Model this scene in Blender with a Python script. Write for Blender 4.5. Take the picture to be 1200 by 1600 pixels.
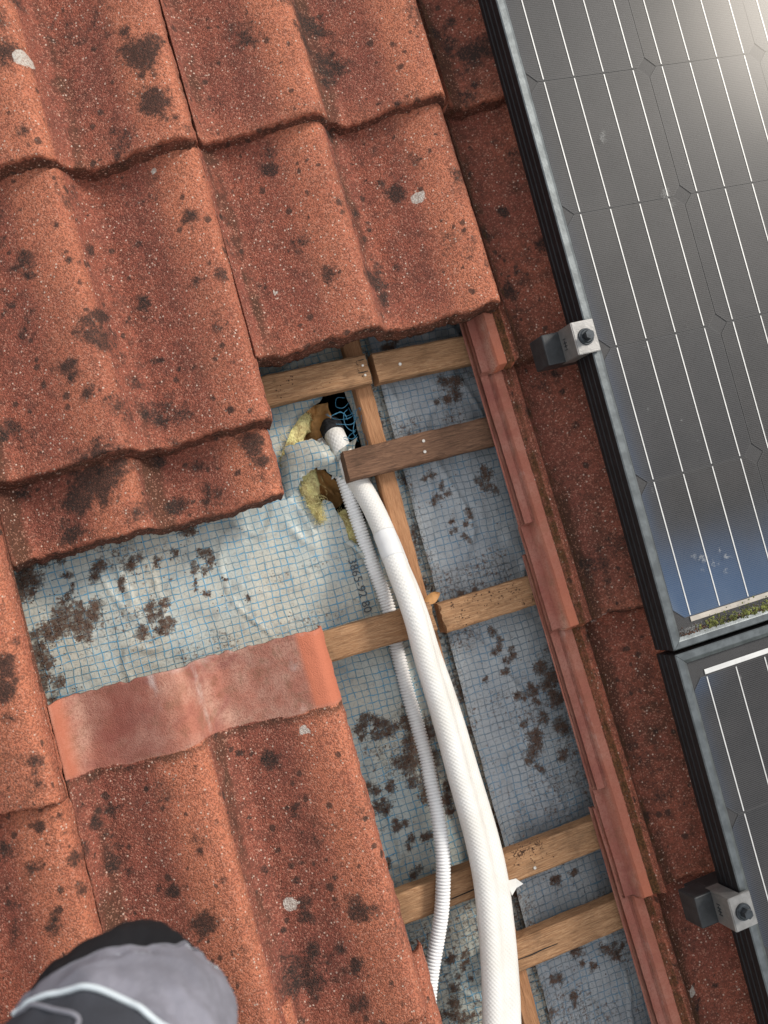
import bpy, bmesh, math, random
import numpy as np
from mathutils import Matrix, Vector

sc = bpy.context.scene
for o in list(bpy.data.objects):
    bpy.data.objects.remove(o)
COL = sc.collection
R = math.radians

# ---------------------------------------------------------------- place: a roof pitched 30 degrees
# Everything below is laid out in roof coordinates (metres): x along the rows, y up the slope,
# z square to the roof.  ROOF turns that into the world.
ROOF = Matrix.Translation((0, 0, 4.0)) @ Matrix.Rotation(R(30), 4, 'X')
ROOF3 = ROOF.to_3x3()

# ---------------------------------------------------------------- camera
cam_d = bpy.data.cameras.new('camera')
cam_d.lens = 33.819
cam_d.sensor_width = 36
cam_d.sensor_fit = 'AUTO'
cam_d.clip_start = 0.02
cam_d.clip_end = 500
cam = bpy.data.objects.new('camera', cam_d)
COL.objects.link(cam)
ax = Vector((0.9317532681, -0.2569122569, 0.2565773561))
ay = -Vector((-0.2398281034, -0.9660219384, -0.0963540106))
az = -Vector((0.2726138812, 0.0282437036, -0.9617088775))
M = Matrix((ax, ay, az)).transposed().to_4x4()
M.translation = (-0.1970008939, -0.1169870683, 1.1435155387)
cam.matrix_world = ROOF @ M
cam_d.dof.use_dof = True
cam_d.dof.focus_distance = 1.08
cam_d.dof.aperture_fstop = 5.0
sc.camera = cam

# ---------------------------------------------------------------- light: thin cloud, veiled sun from the right
SUN_LOCAL = Vector((0.690, 0.365, 0.625)).normalized()
sun_w = (ROOF3 @ SUN_LOCAL).normalized()
elev = math.asin(sun_w.z)
azim = math.atan2(sun_w.x, sun_w.y)

world = bpy.data.worlds.new('World')
sc.world = world
world.use_nodes = True
wt = world.node_tree
wt.nodes.clear()
w_out = wt.nodes.new('ShaderNodeOutputWorld')
w_bg = wt.nodes.new('ShaderNodeBackground')
w_bg.inputs['Strength'].default_value = 0.10
w_sky = wt.nodes.new('ShaderNodeTexSky')
w_sky.sky_type = 'NISHITA'
w_sky.sun_disc = False
w_sky.sun_elevation = elev
w_sky.sun_rotation = azim
w_tc = wt.nodes.new('ShaderNodeTexCoord')
w_ns = wt.nodes.new('ShaderNodeTexNoise')
w_ns.inputs['Scale'].default_value = 2.2
w_ns.inputs['Detail'].default_value = 6
w_ns.inputs['Roughness'].default_value = 0.55
w_rmp = wt.nodes.new('ShaderNodeMapRange')
w_rmp.inputs[1].default_value = 0.30
w_rmp.inputs[2].default_value = 0.55
w_rmp.inputs[3].default_value = 0.55
w_rmp.inputs[4].default_value = 1.0
w_cl = wt.nodes.new('ShaderNodeMix')
w_cl.data_type = 'RGBA'
w_cl.inputs[6].default_value = (0, 0, 0, 1)
w_cl.inputs[7].default_value = (6.5, 6.6, 6.8, 1)
wt.links.new(w_tc.outputs['Generated'], w_ns.inputs['Vector'])
wt.links.new(w_ns.outputs['Fac'], w_rmp.inputs[0])
wt.links.new(w_rmp.outputs[0], w_cl.inputs[0])
wt.links.new(w_sky.outputs[0], w_cl.inputs[6])
wt.links.new(w_cl.outputs[2], w_bg.inputs['Color'])
wt.links.new(w_bg.outputs[0], w_out.inputs['Surface'])

sun_d = bpy.data.lights.new('sun', 'SUN')
sun_d.energy = 1.75
sun_d.angle = R(13)
sun_d.color = (1.0, 0.93, 0.84)
sun = bpy.data.objects.new('sun', sun_d)
COL.objects.link(sun)
sun.matrix_world = Matrix.Translation((3, -1, 8)) @ sun_w.to_track_quat('Z', 'Y').to_matrix().to_4x4()

sc.view_settings.view_transform = 'Standard'
sc.view_settings.look = 'None'
sc.view_settings.exposure = 0.60
sc.view_settings.gamma = 1.0
sc.view_settings.use_curve_mapping = False
sc.render.engine = 'CYCLES'

# ---------------------------------------------------------------- small helpers
rng = random.Random(7)

def hash2(ix, iy, seed):
    n = (ix * 374761393 + iy * 668265263 + seed * 974711) & 0xFFFFFFFF
    n = ((n ^ (n >> 13)) * 1274126177) & 0xFFFFFFFF
    n = n ^ (n >> 16)
    return (n & 0xFFFF) / 65535.0

def vnoise(x, y, seed=0):
    x = np.asarray(x, float) + 500.0
    y = np.asarray(y, float) + 500.0
    ix = np.floor(x).astype(np.int64)
    iy = np.floor(y).astype(np.int64)
    fx = x - ix
    fy = y - iy
    fx = fx * fx * (3 - 2 * fx)
    fy = fy * fy * (3 - 2 * fy)
    a = hash2(ix, iy, seed)
    b = hash2(ix + 1, iy, seed)
    c = hash2(ix, iy + 1, seed)
    d = hash2(ix + 1, iy + 1, seed)
    return (a * (1 - fx) + b * fx) * (1 - fy) + (c * (1 - fx) + d * fx) * fy

def fbm(x, y, seed=0, octv=4):
    s = 0.0
    a = 0.5
    t = 0.0
    for k in range(octv):
        s = s + a * vnoise(x * 2 ** k, y * 2 ** k, seed + 17 * k)
        t += a
        a *= 0.5
    return s / t

def sstep(a, b, x):
    t = np.clip((np.asarray(x, float) - a) / (b - a), 0, 1)
    return t * t * (3 - 2 * t)

def link(o, parent=None):
    COL.objects.link(o)
    if parent is not None:
        o.parent = parent
    return o

def mesh_obj(name, verts, faces, mat, parent=None, smooth=True, loc=None, attrs=None):
    me = bpy.data.meshes.new(name)
    me.from_pydata([tuple(map(float, v)) for v in verts], [], faces)
    me.validate()
    if smooth:
        me.polygons.foreach_set('use_smooth', [True] * len(me.polygons))
    if attrs:
        for k, vals in attrs.items():
            a = me.attributes.new(k, 'FLOAT', 'POINT')
            a.data.foreach_set('value', np.asarray(vals, np.float32).ravel())
    me.materials.append(mat)
    me.update()
    o = bpy.data.objects.new(name, me)
    if loc is not None:
        o.location = loc
    return link(o, parent)

def bm_obj(name, bm, mat, parent=None, smooth=False, loc=None):
    me = bpy.data.meshes.new(name)
    bm.normal_update()
    bm.to_mesh(me)
    bm.free()
    if smooth:
        me.polygons.foreach_set('use_smooth', [True] * len(me.polygons))
    me.materials.append(mat)
    o = bpy.data.objects.new(name, me)
    if loc is not None:
        o.location = loc
    return link(o, parent)

def empty(name, loc, label=None, cat=None, group=None):
    o = bpy.data.objects.new(name, None)
    o.empty_display_size = 0.05
    o.location = loc
    link(o)
    tag(o, label, cat, group)
    return o

def tag(o, label=None, cat=None, group=None, kind=None):
    if label: o['label'] = label
    if cat: o['category'] = cat
    if group: o['group'] = group
    if kind: o['kind'] = kind
    return o

def box_bm(bm, x0, x1, y0, y1, z0, z1, bev=0.0, seg=2):
    r = bmesh.ops.create_cube(bm, size=1.0)
    vs = r['verts']
    for v in vs:
        v.co = Vector((x0 if v.co.x < 0 else x1, y0 if v.co.y < 0 else y1, z0 if v.co.z < 0 else z1))
    if bev > 0:
        es = list({e for v in vs for e in v.link_edges})
        bmesh.ops.bevel(bm, geom=es, offset=bev, segments=seg, affect='EDGES', profile=0.5)
    return bm

def cyl_bm(bm, c, r, z0, z1, seg=24, r2=None):
    res = bmesh.ops.create_cone(bm, cap_ends=True, segments=seg, radius1=r, radius2=r if r2 is None else r2, depth=z1 - z0)
    for v in res['verts']:
        v.co += Vector((c[0], c[1], (z0 + z1) / 2))
    return bm

def grid_faces(nx, ny, off=0):
    i = np.arange(nx - 1)
    j = np.arange(ny - 1)
    I, J = np.meshgrid(i, j)
    a = (J * nx + I).ravel() + off
    return np.stack([a, a + 1, a + nx + 1, a + nx], 1).tolist()

def catmull(pts, n):
    P = [Vector(p) for p in pts]
    P = [P[0] * 2 - P[1]] + P + [P[-1] * 2 - P[-2]]
    out = []
    for k in range(1, len(P) - 2):
        for i in range(n):
            t = i / n
            a, b, c, d = P[k - 1], P[k], P[k + 1], P[k + 2]
            out.append(0.5 * ((2 * b) + (c - a) * t + (2 * a - 5 * b + 4 * c - d) * t * t + (3 * b - a - 3 * c + d) * t ** 3))
    out.append(P[-2].copy())
    return out

def resample(path, step):
    d = [0.0]
    for a, b in zip(path, path[1:]):
        d.append(d[-1] + (b - a).length)
    n = max(2, int(d[-1] / step) + 1)
    s = np.linspace(0, d[-1], n)
    arr = np.array([tuple(p) for p in path])
    return np.stack([np.interp(s, d, arr[:, k]) for k in range(3)], 1), s

def frames(P):
    T = np.gradient(P, axis=0)
    T /= np.linalg.norm(T, axis=1)[:, None]
    Z = np.array([0, 0, 1.0])
    A = np.cross(T, Z)
    A /= np.linalg.norm(A, axis=1)[:, None]
    Nn = np.cross(A, T)
    return T, A, Nn

# ---------------------------------------------------------------- node helpers
class NT:
    def __init__(self, name):
        self.m = bpy.data.materials.new(name)
        self.m.use_nodes = True
        self.t = self.m.node_tree
        self.t.nodes.clear()
        self.out = self.n('ShaderNodeOutputMaterial')

    def n(self, typ, **kw):
        nd = self.t.nodes.new(typ)
        for k, v in kw.items():
            setattr(nd, k, v)
        return nd

    def l(self, a, b):
        self.t.links.new(a, b)

    def put(self, sock, v):
        if isinstance(v, bpy.types.NodeSocket):
            self.l(v, sock)
        elif v is not None:
            if isinstance(v, (tuple, list)) and len(v) == 3 and sock.type == 'RGBA':
                v = (*v, 1)
            sock.default_value = v

    def math(self, op, a, b=None, c=None, clamp=False):
        nd = self.n('ShaderNodeMath', operation=op, use_clamp=clamp)
        self.put(nd.inputs[0], a)
        if b is not None: self.put(nd.inputs[1], b)
        if c is not None: self.put(nd.inputs[2], c)
        return nd.outputs[0]

    def vmath(self, op, a, b=None, scale=None):
        nd = self.n('ShaderNodeVectorMath', operation=op)
        self.put(nd.inputs[0], a)
        if b is not None: self.put(nd.inputs[1], b)
        if scale is not None: self.put(nd.inputs['Scale'], scale)
        return nd.outputs[0]

    def mix(self, fac, a, b, blend='MIX'):
        nd = self.n('ShaderNodeMix', data_type='RGBA', blend_type=blend)
        self.put(nd.inputs[0], fac)
        self.put(nd.inputs[6], a)
        self.put(nd.inputs[7], b)
        return nd.outputs[2]

    def rng(self, v, a, b, c=0.0, d=1.0, smooth=True):
        nd = self.n('ShaderNodeMapRange')
        nd.interpolation_type = 'SMOOTHSTEP' if smooth else 'LINEAR'
        self.put(nd.inputs[0], v)
        for i, x in enumerate((a, b, c, d)):
            self.put(nd.inputs[1 + i], x)
        return nd.outputs[0]

    def noise(self, vec, scale, detail=4, rough=0.55, dist=0.0):
        nd = self.n('ShaderNodeTexNoise')
        self.put(nd.inputs['Vector'], vec)
        nd.inputs['Scale'].default_value = scale
        nd.inputs['Detail'].default_value = detail
        nd.inputs['Roughness'].default_value = rough
        nd.inputs['Distortion'].default_value = dist
        return nd

    def voro(self, vec, scale, feature='F1'):
        nd = self.n('ShaderNodeTexVoronoi', feature=feature)
        self.put(nd.inputs['Vector'], vec)
        nd.inputs['Scale'].default_value = scale
        return nd

    def obj(self, per_object=True):
        tc = self.n('ShaderNodeTexCoord').outputs['Object']
        if not per_object:
            return tc
        r = self.n('ShaderNodeObjectInfo').outputs['Random']
        return self.vmath('ADD', tc, self.vmath('SCALE', (3.1, 5.7, 1.3), scale=r))

    def attr(self, name):
        return self.n('ShaderNodeAttribute', attribute_name=name).outputs['Fac']

    def sep(self, v):
        nd = self.n('ShaderNodeSeparateXYZ')
        self.put(nd.inputs[0], v)
        return nd.outputs

    def bump(self, h, strength=0.5, dist=0.001, normal=None):
        nd = self.n('ShaderNodeBump')
        nd.inputs['Strength'].default_value = strength
        nd.inputs['Distance'].default_value = dist
        self.put(nd.inputs['Height'], h)
        if normal is not None:
            self.l(normal, nd.inputs['Normal'])
        return nd.outputs[0]

    def principled(self, color, rough=0.6, metal=0.0, normal=None, spec=None, **kw):
        nd = self.n('ShaderNodeBsdfPrincipled')
        self.put(nd.inputs['Base Color'], color)
        self.put(nd.inputs['Roughness'], rough)
        self.put(nd.inputs['Metallic'], metal)
        if spec is not None: self.put(nd.inputs['Specular IOR Level'], spec)
        if normal is not None: self.l(normal, nd.inputs['Normal'])
        for k, v in kw.items():
            self.put(nd.inputs[k], v)
        self.l(nd.outputs[0], self.out.inputs['Surface'])
        return nd

# ---------------------------------------------------------------- materials
def mat_tile():
    t = NT('red_concrete')
    P = t.obj()
    big = t.noise(P, 11, 5, 0.6).outputs['Fac']
    mid = t.noise(P, 70, 5, 0.65).outputs['Fac']
    fine = t.noise(P, 420, 3, 0.6).outputs['Fac']
    base = t.mix(t.rng(big, 0.35, 0.65), (0.285, 0.088, 0.060), (0.370, 0.115, 0.070))
    base = t.mix(t.math('MULTIPLY', t.rng(mid, 0.44, 0.70), 0.70), base, (0.140, 0.056, 0.042))
    base = t.mix(t.math('MULTIPLY', t.rng(t.noise(P, 24, 6, 0.7, 0.4).outputs['Fac'], 0.52, 0.70), 0.50), base, (0.100, 0.048, 0.036))
    rnd = t.n('ShaderNodeObjectInfo').outputs['Random']
    base = t.mix(t.math('MULTIPLY', rnd, 0.45), base, (0.235, 0.085, 0.062))
    worn = t.attr('worn')
    base = t.mix(t.math('MULTIPLY', worn, t.rng(mid, 0.25, 0.6, 0.55, 1.0)), base, (0.57, 0.200, 0.112))
    # grime film in the troughs, and panel shade painted on one column
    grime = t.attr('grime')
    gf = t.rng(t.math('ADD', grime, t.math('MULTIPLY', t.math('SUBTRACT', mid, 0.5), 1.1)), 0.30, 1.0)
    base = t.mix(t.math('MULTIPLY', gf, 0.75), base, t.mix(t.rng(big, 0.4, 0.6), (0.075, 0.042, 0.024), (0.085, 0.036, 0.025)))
    # sand grains
    v1 = t.voro(P, 720)
    g1 = t.sep(v1.outputs['Color'])[0]
    dark = t.math('MULTIPLY', t.math('GREATER_THAN', g1, 0.60), 0.46)
    grain = t.mix(dark, base, (0.060, 0.030, 0.022))
    lightg = t.math('MULTIPLY', t.math('LESS_THAN', g1, 0.11), 0.45)
    grain = t.mix(lightg, grain, (0.56, 0.290, 0.205))
    v2 = t.voro(P, 330)
    g2 = t.sep(v2.outputs['Color'])[1]
    pale = t.math('MULTIPLY', t.math('GREATER_THAN', g2, t.rng(mid, 0.35, 0.6, 0.955, 0.90)), t.rng(v2.outputs['Distance'], 0.42, 0.25))
    grain = t.mix(t.math('MULTIPLY', pale, 0.85), grain, (0.66, 0.50, 0.40))
    v3 = t.voro(t.vmath('ADD', P, t.vmath('SCALE', t.noise(P, 160, 2, 0.5).outputs['Color'], scale=0.006)), 95)
    c3 = t.sep(v3.outputs['Color'])
    sp3 = t.math('MULTIPLY', t.math('GREATER_THAN', c3[0], t.rng(big, 0.35, 0.65, 0.96, 0.74)), t.rng(t.math('DIVIDE', v3.outputs['Distance'], t.math('ADD', t.math('MULTIPLY', c3[1], 0.40), 0.10)), 0.6, 1.1, 1, 0))
    grain = t.mix(t.math('MULTIPLY', sp3, 0.78), grain, (0.045, 0.032, 0.026))
    # unweathered strip, smoother and cleaner
    clean = t.attr('clean')
    cn = t.math('ADD', clean, t.math('MULTIPLY', t.math('SUBTRACT', mid, 0.5), 0.5))
    cf = t.rng(cn, 0.38, 0.62)
    sal = t.mix(t.rng(t.noise(P, 26, 5, 0.6).outputs['Fac'], 0.38, 0.64), (0.42, 0.175, 0.125), (0.50, 0.285, 0.215))
    sal = t.mix(t.rng(t.noise(P, 17, 4, 0.6, 0.6).outputs['Fac'], 0.52, 0.70), sal, (0.300, 0.120, 0.095))
    sal = t.mix(t.math('MULTIPLY', t.rng(fine, 0.46, 0.66), 0.5), sal, (0.22, 0.085, 0.06))
    sal = t.mix(t.math('MULTIPLY', t.rng(t.noise(P, 42, 6, 0.7, 0.5).outputs['Fac'], 0.50, 0.66), 0.6), sal, (0.24, 0.135, 0.085))
    bare = t.attr('bare')
    sal = t.mix(bare, sal, (0.52, 0.170, 0.098))
    sal = t.mix(t.math('MULTIPLY', t.attr('maroon'), 0.8), sal, (0.270, 0.088, 0.068))
    bloom = t.rng(t.math('ADD', t.attr('bloom'), t.math('MULTIPLY', t.math('SUBTRACT', mid, 0.5), 0.8)), 0.35, 1.0)
    sal = t.mix(t.math('MULTIPLY', bloom, 0.85), sal, (0.70, 0.58, 0.53))
    col = t.mix(cf, grain, sal)
    # dark lichen
    st = t.attr('stain')
    mot = t.noise(P, 190, 4, 0.7).outputs['Fac']
    gate = t.rng(st, 0.02, 0.25)
    sn = t.math('ADD', st, t.math('MULTIPLY', gate, t.math('ADD', t.math('MULTIPLY', t.math('SUBTRACT', mid, 0.5), 1.3), t.math('ADD', t.math('MULTIPLY', t.math('SUBTRACT', mot, 0.5), 1.1), t.math('MULTIPLY', t.math('SUBTRACT', fine, 0.5), 0.9)))))
    sf = t.math('MULTIPLY', t.rng(sn, 0.16, 0.78), 0.90)
    lich = t.mix(t.math('GREATER_THAN', g1, 0.80), (0.030, 0.024, 0.021), (0.12, 0.055, 0.04))
    col = t.mix(sf, col, lich)
    # moss in grooves
    mo = t.rng(t.math('ADD', t.attr('moss'), t.math('MULTIPLY', t.math('SUBTRACT', mid, 0.5), 0.8)), 0.35, 0.7)
    col = t.mix(t.math('MULTIPLY', mo, 0.85), col, t.mix(t.rng(fine, 0.4, 0.6), (0.060, 0.034, 0.014), (0.155, 0.075, 0.026)))
    # pale lichen
    li = t.rng(t.math('ADD', t.attr('pale'), t.math('MULTIPLY', t.math('SUBTRACT', mid, 0.5), 0.9)), 0.42, 0.60)
    col = t.mix(t.math('MULTIPLY', li, 0.85), col, t.mix(t.rng(fine, 0.35, 0.65), (0.42, 0.36, 0.31), (0.66, 0.63, 0.56)))
    h = t.math('ADD', t.math('MULTIPLY', v1.outputs['Distance'], -0.6), t.math('ADD', t.math('MULTIPLY', fine, 0.8), t.math('MULTIPLY', mid, 0.8)))
    h = t.math('MULTIPLY', h, t.rng(cf, 0, 1, 1.0, 0.5))
    t.principled(col, 0.92, normal=t.bump(h, 0.9, 0.0016), spec=0.25)
    return t.m

def mat_underlay(name, film1, film2, line1, line2, gmix):
    t = NT(name)
    P = t.obj(False)
    w = t.noise(P, 22, 3, 0.5).outputs['Color']
    w2 = t.noise(P, 150, 2, 0.5).outputs['Color']
    Q = t.vmath('ADD', P, t.vmath('SCALE', t.vmath('SUBTRACT', w, (0.5, 0.5, 0.5)), scale=0.0085))
    Q = t.vmath('ADD', Q, t.vmath('SCALE', t.vmath('SUBTRACT', w2, (0.5, 0.5, 0.5)), scale=0.0022))
    s = t.sep(Q)
    p = 0.0092
    lx = t.math('ABSOLUTE', t.math('SUBTRACT', t.math('FRACT', t.math('DIVIDE', s[0], p)), 0.5))
    ly = t.math('ABSOLUTE', t.math('SUBTRACT', t.math('FRACT', t.math('DIVIDE', s[1], p * 0.93)), 0.5))
    n_line = t.noise(P, 60, 3, 0.6).outputs['Fac']
    wid = t.rng(n_line, 0.3, 0.7, 0.030, 0.085)
    fx = t.rng(t.math('SUBTRACT', lx, wid), -0.035, 0.035, 1, 0)
    fy = t.rng(t.math('SUBTRACT', ly, wid), -0.035, 0.035, 1, 0)
    ln = t.math('MAXIMUM', t.math('MULTIPLY', fx, 0.9), fy)
    big = t.noise(P, 9, 4, 0.6).outputs['Fac']
    mid = t.noise(P, 45, 5, 0.65).outputs['Fac']
    film = t.mix(t.rng(big, 0.35, 0.65), film1, film2)
    film = t.mix(t.math('MULTIPLY', t.rng(mid, 0.5, 0.7), 0.4), film, (0.20, 0.19, 0.18))
    lc = t.mix(t.rng(t.noise(P, 33, 4, 0.6).outputs['Fac'], 0.42, 0.62), line1, line2)
    lop = t.rng(t.noise(P, 85, 4, 0.7).outputs['Fac'], 0.30, 0.54, 0.50, 1.0)
    col = t.mix(t.math('MULTIPLY', t.math('MULTIPLY', ln, lop), gmix), film, lc)
    col = t.mix(t.math('MULTIPLY', t.rng(t.noise(P, 420, 3, 0.7).outputs['Fac'], 0.45, 0.70), 0.35), col, (0.17, 0.17, 0.165))
    spk = t.noise(P, 300, 4, 0.7).outputs['Fac']
    dirt = t.attr('dirt')
    soot = t.rng(t.math('ADD', t.math('MULTIPLY', dirt, 0.7), t.math('MULTIPLY', spk, 1.0)), 0.66, 0.90)
    col = t.mix(t.math('MULTIPLY', soot, 0.75), col, (0.050, 0.040, 0.032))
    rag = t.noise(P, 130, 5, 0.75).outputs['Fac']
    df = t.rng(t.math('ADD', dirt, t.math('ADD', t.math('MULTIPLY', t.math('SUBTRACT', rag, 0.5), 2.4), t.math('MULTIPLY', t.math('SUBTRACT', spk, 0.5), 1.2))), 0.38, 0.74)
    df = t.math('MULTIPLY', df, t.rng(dirt, 0.02, 0.22))
    col = t.mix(t.math('MULTIPLY', df, 0.78), col, t.mix(t.rng(spk, 0.4, 0.6), (0.050, 0.028, 0.018), (0.120, 0.060, 0.036)))
    pill = t.math('MULTIPLY', t.math('MULTIPLY', t.math('SUBTRACT', 0.5, lx), t.math('SUBTRACT', 0.5, ly)), -0.25)
    h = t.math('ADD', t.math('ADD', t.math('MULTIPLY', ln, 0.25), t.math('MULTIPLY', mid, 1.3)), pill)
    rough = t.mix(df, (0.42, 0.42, 0.42), (0.95, 0.95, 0.95))
    t.principled(col, rough, normal=t.bump(h, 0.65, 0.0022), spec=0.5)
    return t.m

def mat_wood(name, c1, c2, c3, grime=0.3):
    t = NT(name)
    P = t.obj()
    S = t.vmath('MULTIPLY', P, (1.0, 14.0, 9.0))
    wv = t.noise(S, 9, 4, 0.6, 0.8).outputs['Fac']
    rings = t.math('FRACT', t.math('MULTIPLY', wv, 9.0))
    rr = t.rng(rings, 0.0, 0.85, 0, 1)
    fib = t.noise(t.vmath('MULTIPLY', P, (6, 120, 120)), 8, 4, 0.65).outputs['Fac']
    col = t.mix(rr, c1, c2)
    col = t.mix(t.math('MULTIPLY', t.rng(fib, 0.44, 0.66), 0.75), col, c3)
    blot = t.noise(P, 28, 5, 0.65).outputs['Fac']
    col = t.mix(t.math('MULTIPLY', t.rng(blot, 0.50, 0.72), grime), col, (0.060, 0.036, 0.022))
    kn = t.voro(t.vmath('MULTIPLY', P, (1, 2.2, 2.2)), 7)
    kf = t.rng(kn.outputs['Distance'], 0.030, 0.070, 1, 0)
    col = t.mix(t.math('MULTIPLY', kf, 0.7), col, (0.10, 0.048, 0.022))
    h = t.math('ADD', t.math('MULTIPLY', rr, 0.5), t.math('MULTIPLY', fib, 1.2))
    t.principled(col, 0.82, normal=t.bump(h, 0.6, 0.0012), spec=0.25)
    return t.m

def simple(name, col, rough=0.6, metal=0.0, var=0.0, vscale=60, bump=0.0, bscale=300, spec=None, dist=0.001):
    t = NT(name)
    P = t.obj()
    c = col
    n1 = t.noise(P, vscale, 5, 0.6).outputs['Fac']
    if var > 0:
        c = t.mix(t.rng(n1, 0.35, 0.65), tuple(x * (1 - var) for x in col), tuple(min(1, x * (1 + var)) for x in col))
    nm = None
    if bump > 0:
        nm = t.bump(t.noise(P, bscale, 4, 0.6).outputs['Fac'], bump, dist)
    t.principled(c, rough, metal, nm, spec)
    return t.m

M_TILE = mat_tile()
M_FILM_L = mat_underlay('reinforced_film_pale', (0.50, 0.48, 0.40), (0.44, 0.48, 0.45), (0.055, 0.30, 0.50), (0.075, 0.21, 0.29), 0.97)
M_FILM_R = mat_underlay('reinforced_film_grey', (0.27, 0.29, 0.31), (0.34, 0.36, 0.37), (0.045, 0.17, 0.28), (0.07, 0.12, 0.16), 0.82)
M_BATTEN = mat_wood('batten_wood', (0.46, 0.270, 0.145), (0.36, 0.195, 0.098), (0.19, 0.098, 0.05), 0.4)
M_OLD = mat_wood('weathered_batten_wood', (0.23, 0.125, 0.075), (0.165, 0.088, 0.054), (0.075, 0.042, 0.028), 0.5)
M_RAFT = mat_wood('counter_batten_wood', (0.50, 0.265, 0.135), (0.44, 0.220, 0.11), (0.32, 0.15, 0.07), 0.2)
M_NAIL = simple('galvanised_nail', (0.55, 0.52, 0.47), 0.45, 0.8, 0.3, 200)
M_VOID = simple('hollow_shade', (0.018, 0.016, 0.015), 0.95)  # near-black: darkness of the hollow and the splits put into the colour
M_WOOL = simple('yellow_mineral_wool', (0.86, 0.68, 0.32), 0.95, 0, 0.35, 90, 1.0, 260, 0.1, 0.004)
M_KRAFT = simple('brown_kraft_paper', (0.44, 0.235, 0.085), 0.75, 0, 0.35, 40, 0.5, 60, 0.3, 0.003)
M_FOAM = simple('black_foam', (0.022, 0.022, 0.024), 0.9, 0, 0.4, 300, 0.8, 500, 0.2)
M_STRAND = simple('blue_strand', (0.045, 0.20, 0.33), 0.5)
M_COND = simple('pale_grey_conduit_plastic', (0.86, 0.86, 0.85), 0.42, 0, 0.05, 30)
M_SMOOTH = simple('white_tape', (0.75, 0.75, 0.735), 0.36, 0, 0.04, 40, 0.15, 60)
M_INK = simple('printed_ink', (0.075, 0.085, 0.095), 0.7)
M_FRAME = simple('black_anodised_frame', (0.125, 0.138, 0.142), 0.42, 0.75, 0.18, 70, 0.12, 400)
M_SIDE = simple('black_anodised_side', (0.012, 0.012, 0.014), 0.5, 0.3, 0.2, 90)
M_ALU = simple('brushed_aluminium', (0.28, 0.275, 0.265), 0.5, 0.7, 0.12, 90, 0.25, 500)
M_PLAST = simple('black_plastic', (0.022, 0.024, 0.026), 0.5, 0, 0.25, 80, 0.2, 400)
M_BOLT = simple('black_steel', (0.045, 0.052, 0.058), 0.38, 0.6, 0.2, 200)
M_TIN = simple('tinned_ribbon', (0.72, 0.72, 0.70), 0.55, 0.25, 0.06, 40)
M_TIN_DIRTY = simple('dusty_ribbon', (0.55, 0.50, 0.43), 0.7, 0.0, 0.12, 60)
M_BACK = simple('black_backsheet', (0.033, 0.032, 0.033), 0.6)
M_DIRT = simple('dry_moss_crumbs', (0.075, 0.037, 0.022), 0.95, 0, 0.75, 400, 0.5, 600)
M_MOSS = simple('green_moss', (0.13, 0.14, 0.035), 0.95, 0, 0.6, 150, 0.8, 500)
M_LEAF = simple('dry_leaf', (0.46, 0.24, 0.09), 0.7, 0, 0.25, 60, 0.4, 200)

def mat_pipe():
    t = NT('embossed_white_jacket')
    uv = t.n('ShaderNodeUVMap').outputs['UV']
    s = t.sep(uv)
    p = 0.0050
    a = t.math('MULTIPLY', s[0], 2 * math.pi / p)
    b = t.math('MULTIPLY', s[1], 2 * math.pi / p)
    h = t.math('MULTIPLY', t.math('SINE', a), t.math('SINE', b))
    P = t.obj()
    n = t.noise(P, 25, 4, 0.6).outputs['Fac']
    col = t.mix(t.rng(n, 0.35, 0.7), (0.80, 0.785, 0.745), (0.74, 0.715, 0.66))
    col = t.mix(t.math('MULTIPLY', t.rng(h, -0.1, -0.9), 0.20), col, (0.50, 0.49, 0.46))
    t.principled(col, 0.45, normal=t.bump(h, 0.24, 0.0009), spec=0.3)
    return t.m
M_PIPE = mat_pipe()

def mat_cell():
    t = NT('solar_cell')
    P = t.obj(False)
    s = t.sep(P)
    fr = t.math('FRACT', t.math('DIVIDE', s[1], 0.00215))
    ln = t.rng(t.math('ABSOLUTE', t.math('SUBTRACT', fr, 0.5)), 0.10, 0.20, 1, 0)
    R0 = t.n('ShaderNodeObjectInfo').outputs['Random']
    n = t.noise(t.obj(), 18, 4, 0.6).outputs['Fac']
    base = t.mix(t.rng(n, 0.35, 0.65), (0.013, 0.0125, 0.013), (0.022, 0.020, 0.020))
    base = t.mix(t.math('MULTIPLY', R0, 0.3), base, (0.020, 0.022, 0.030))
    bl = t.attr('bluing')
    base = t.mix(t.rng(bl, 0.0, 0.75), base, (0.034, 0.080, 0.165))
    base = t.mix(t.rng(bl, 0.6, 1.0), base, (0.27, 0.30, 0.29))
    ex = t.math('ABSOLUTE', s[0])
    ey = t.math('ABSOLUTE', s[1])
    em = t.math('MAXIMUM', t.math('GREATER_THAN', t.math('MAXIMUM', ex, ey), 0.0786 - 0.0010), t.math('GREATER_THAN', t.math('ADD', ex, ey), 0.1572 - 0.012 - 0.0014))
    base = t.mix(t.math('MULTIPLY', em, 0.20), base, (0.13, 0.13, 0.13))
    col = t.mix(t.math('MULTIPLY', ln, 0.16), base, (0.30, 0.30, 0.30))
    t.principled(col, 0.5, normal=None, spec=0.35)
    return t.m
M_CELL = mat_cell()

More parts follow.
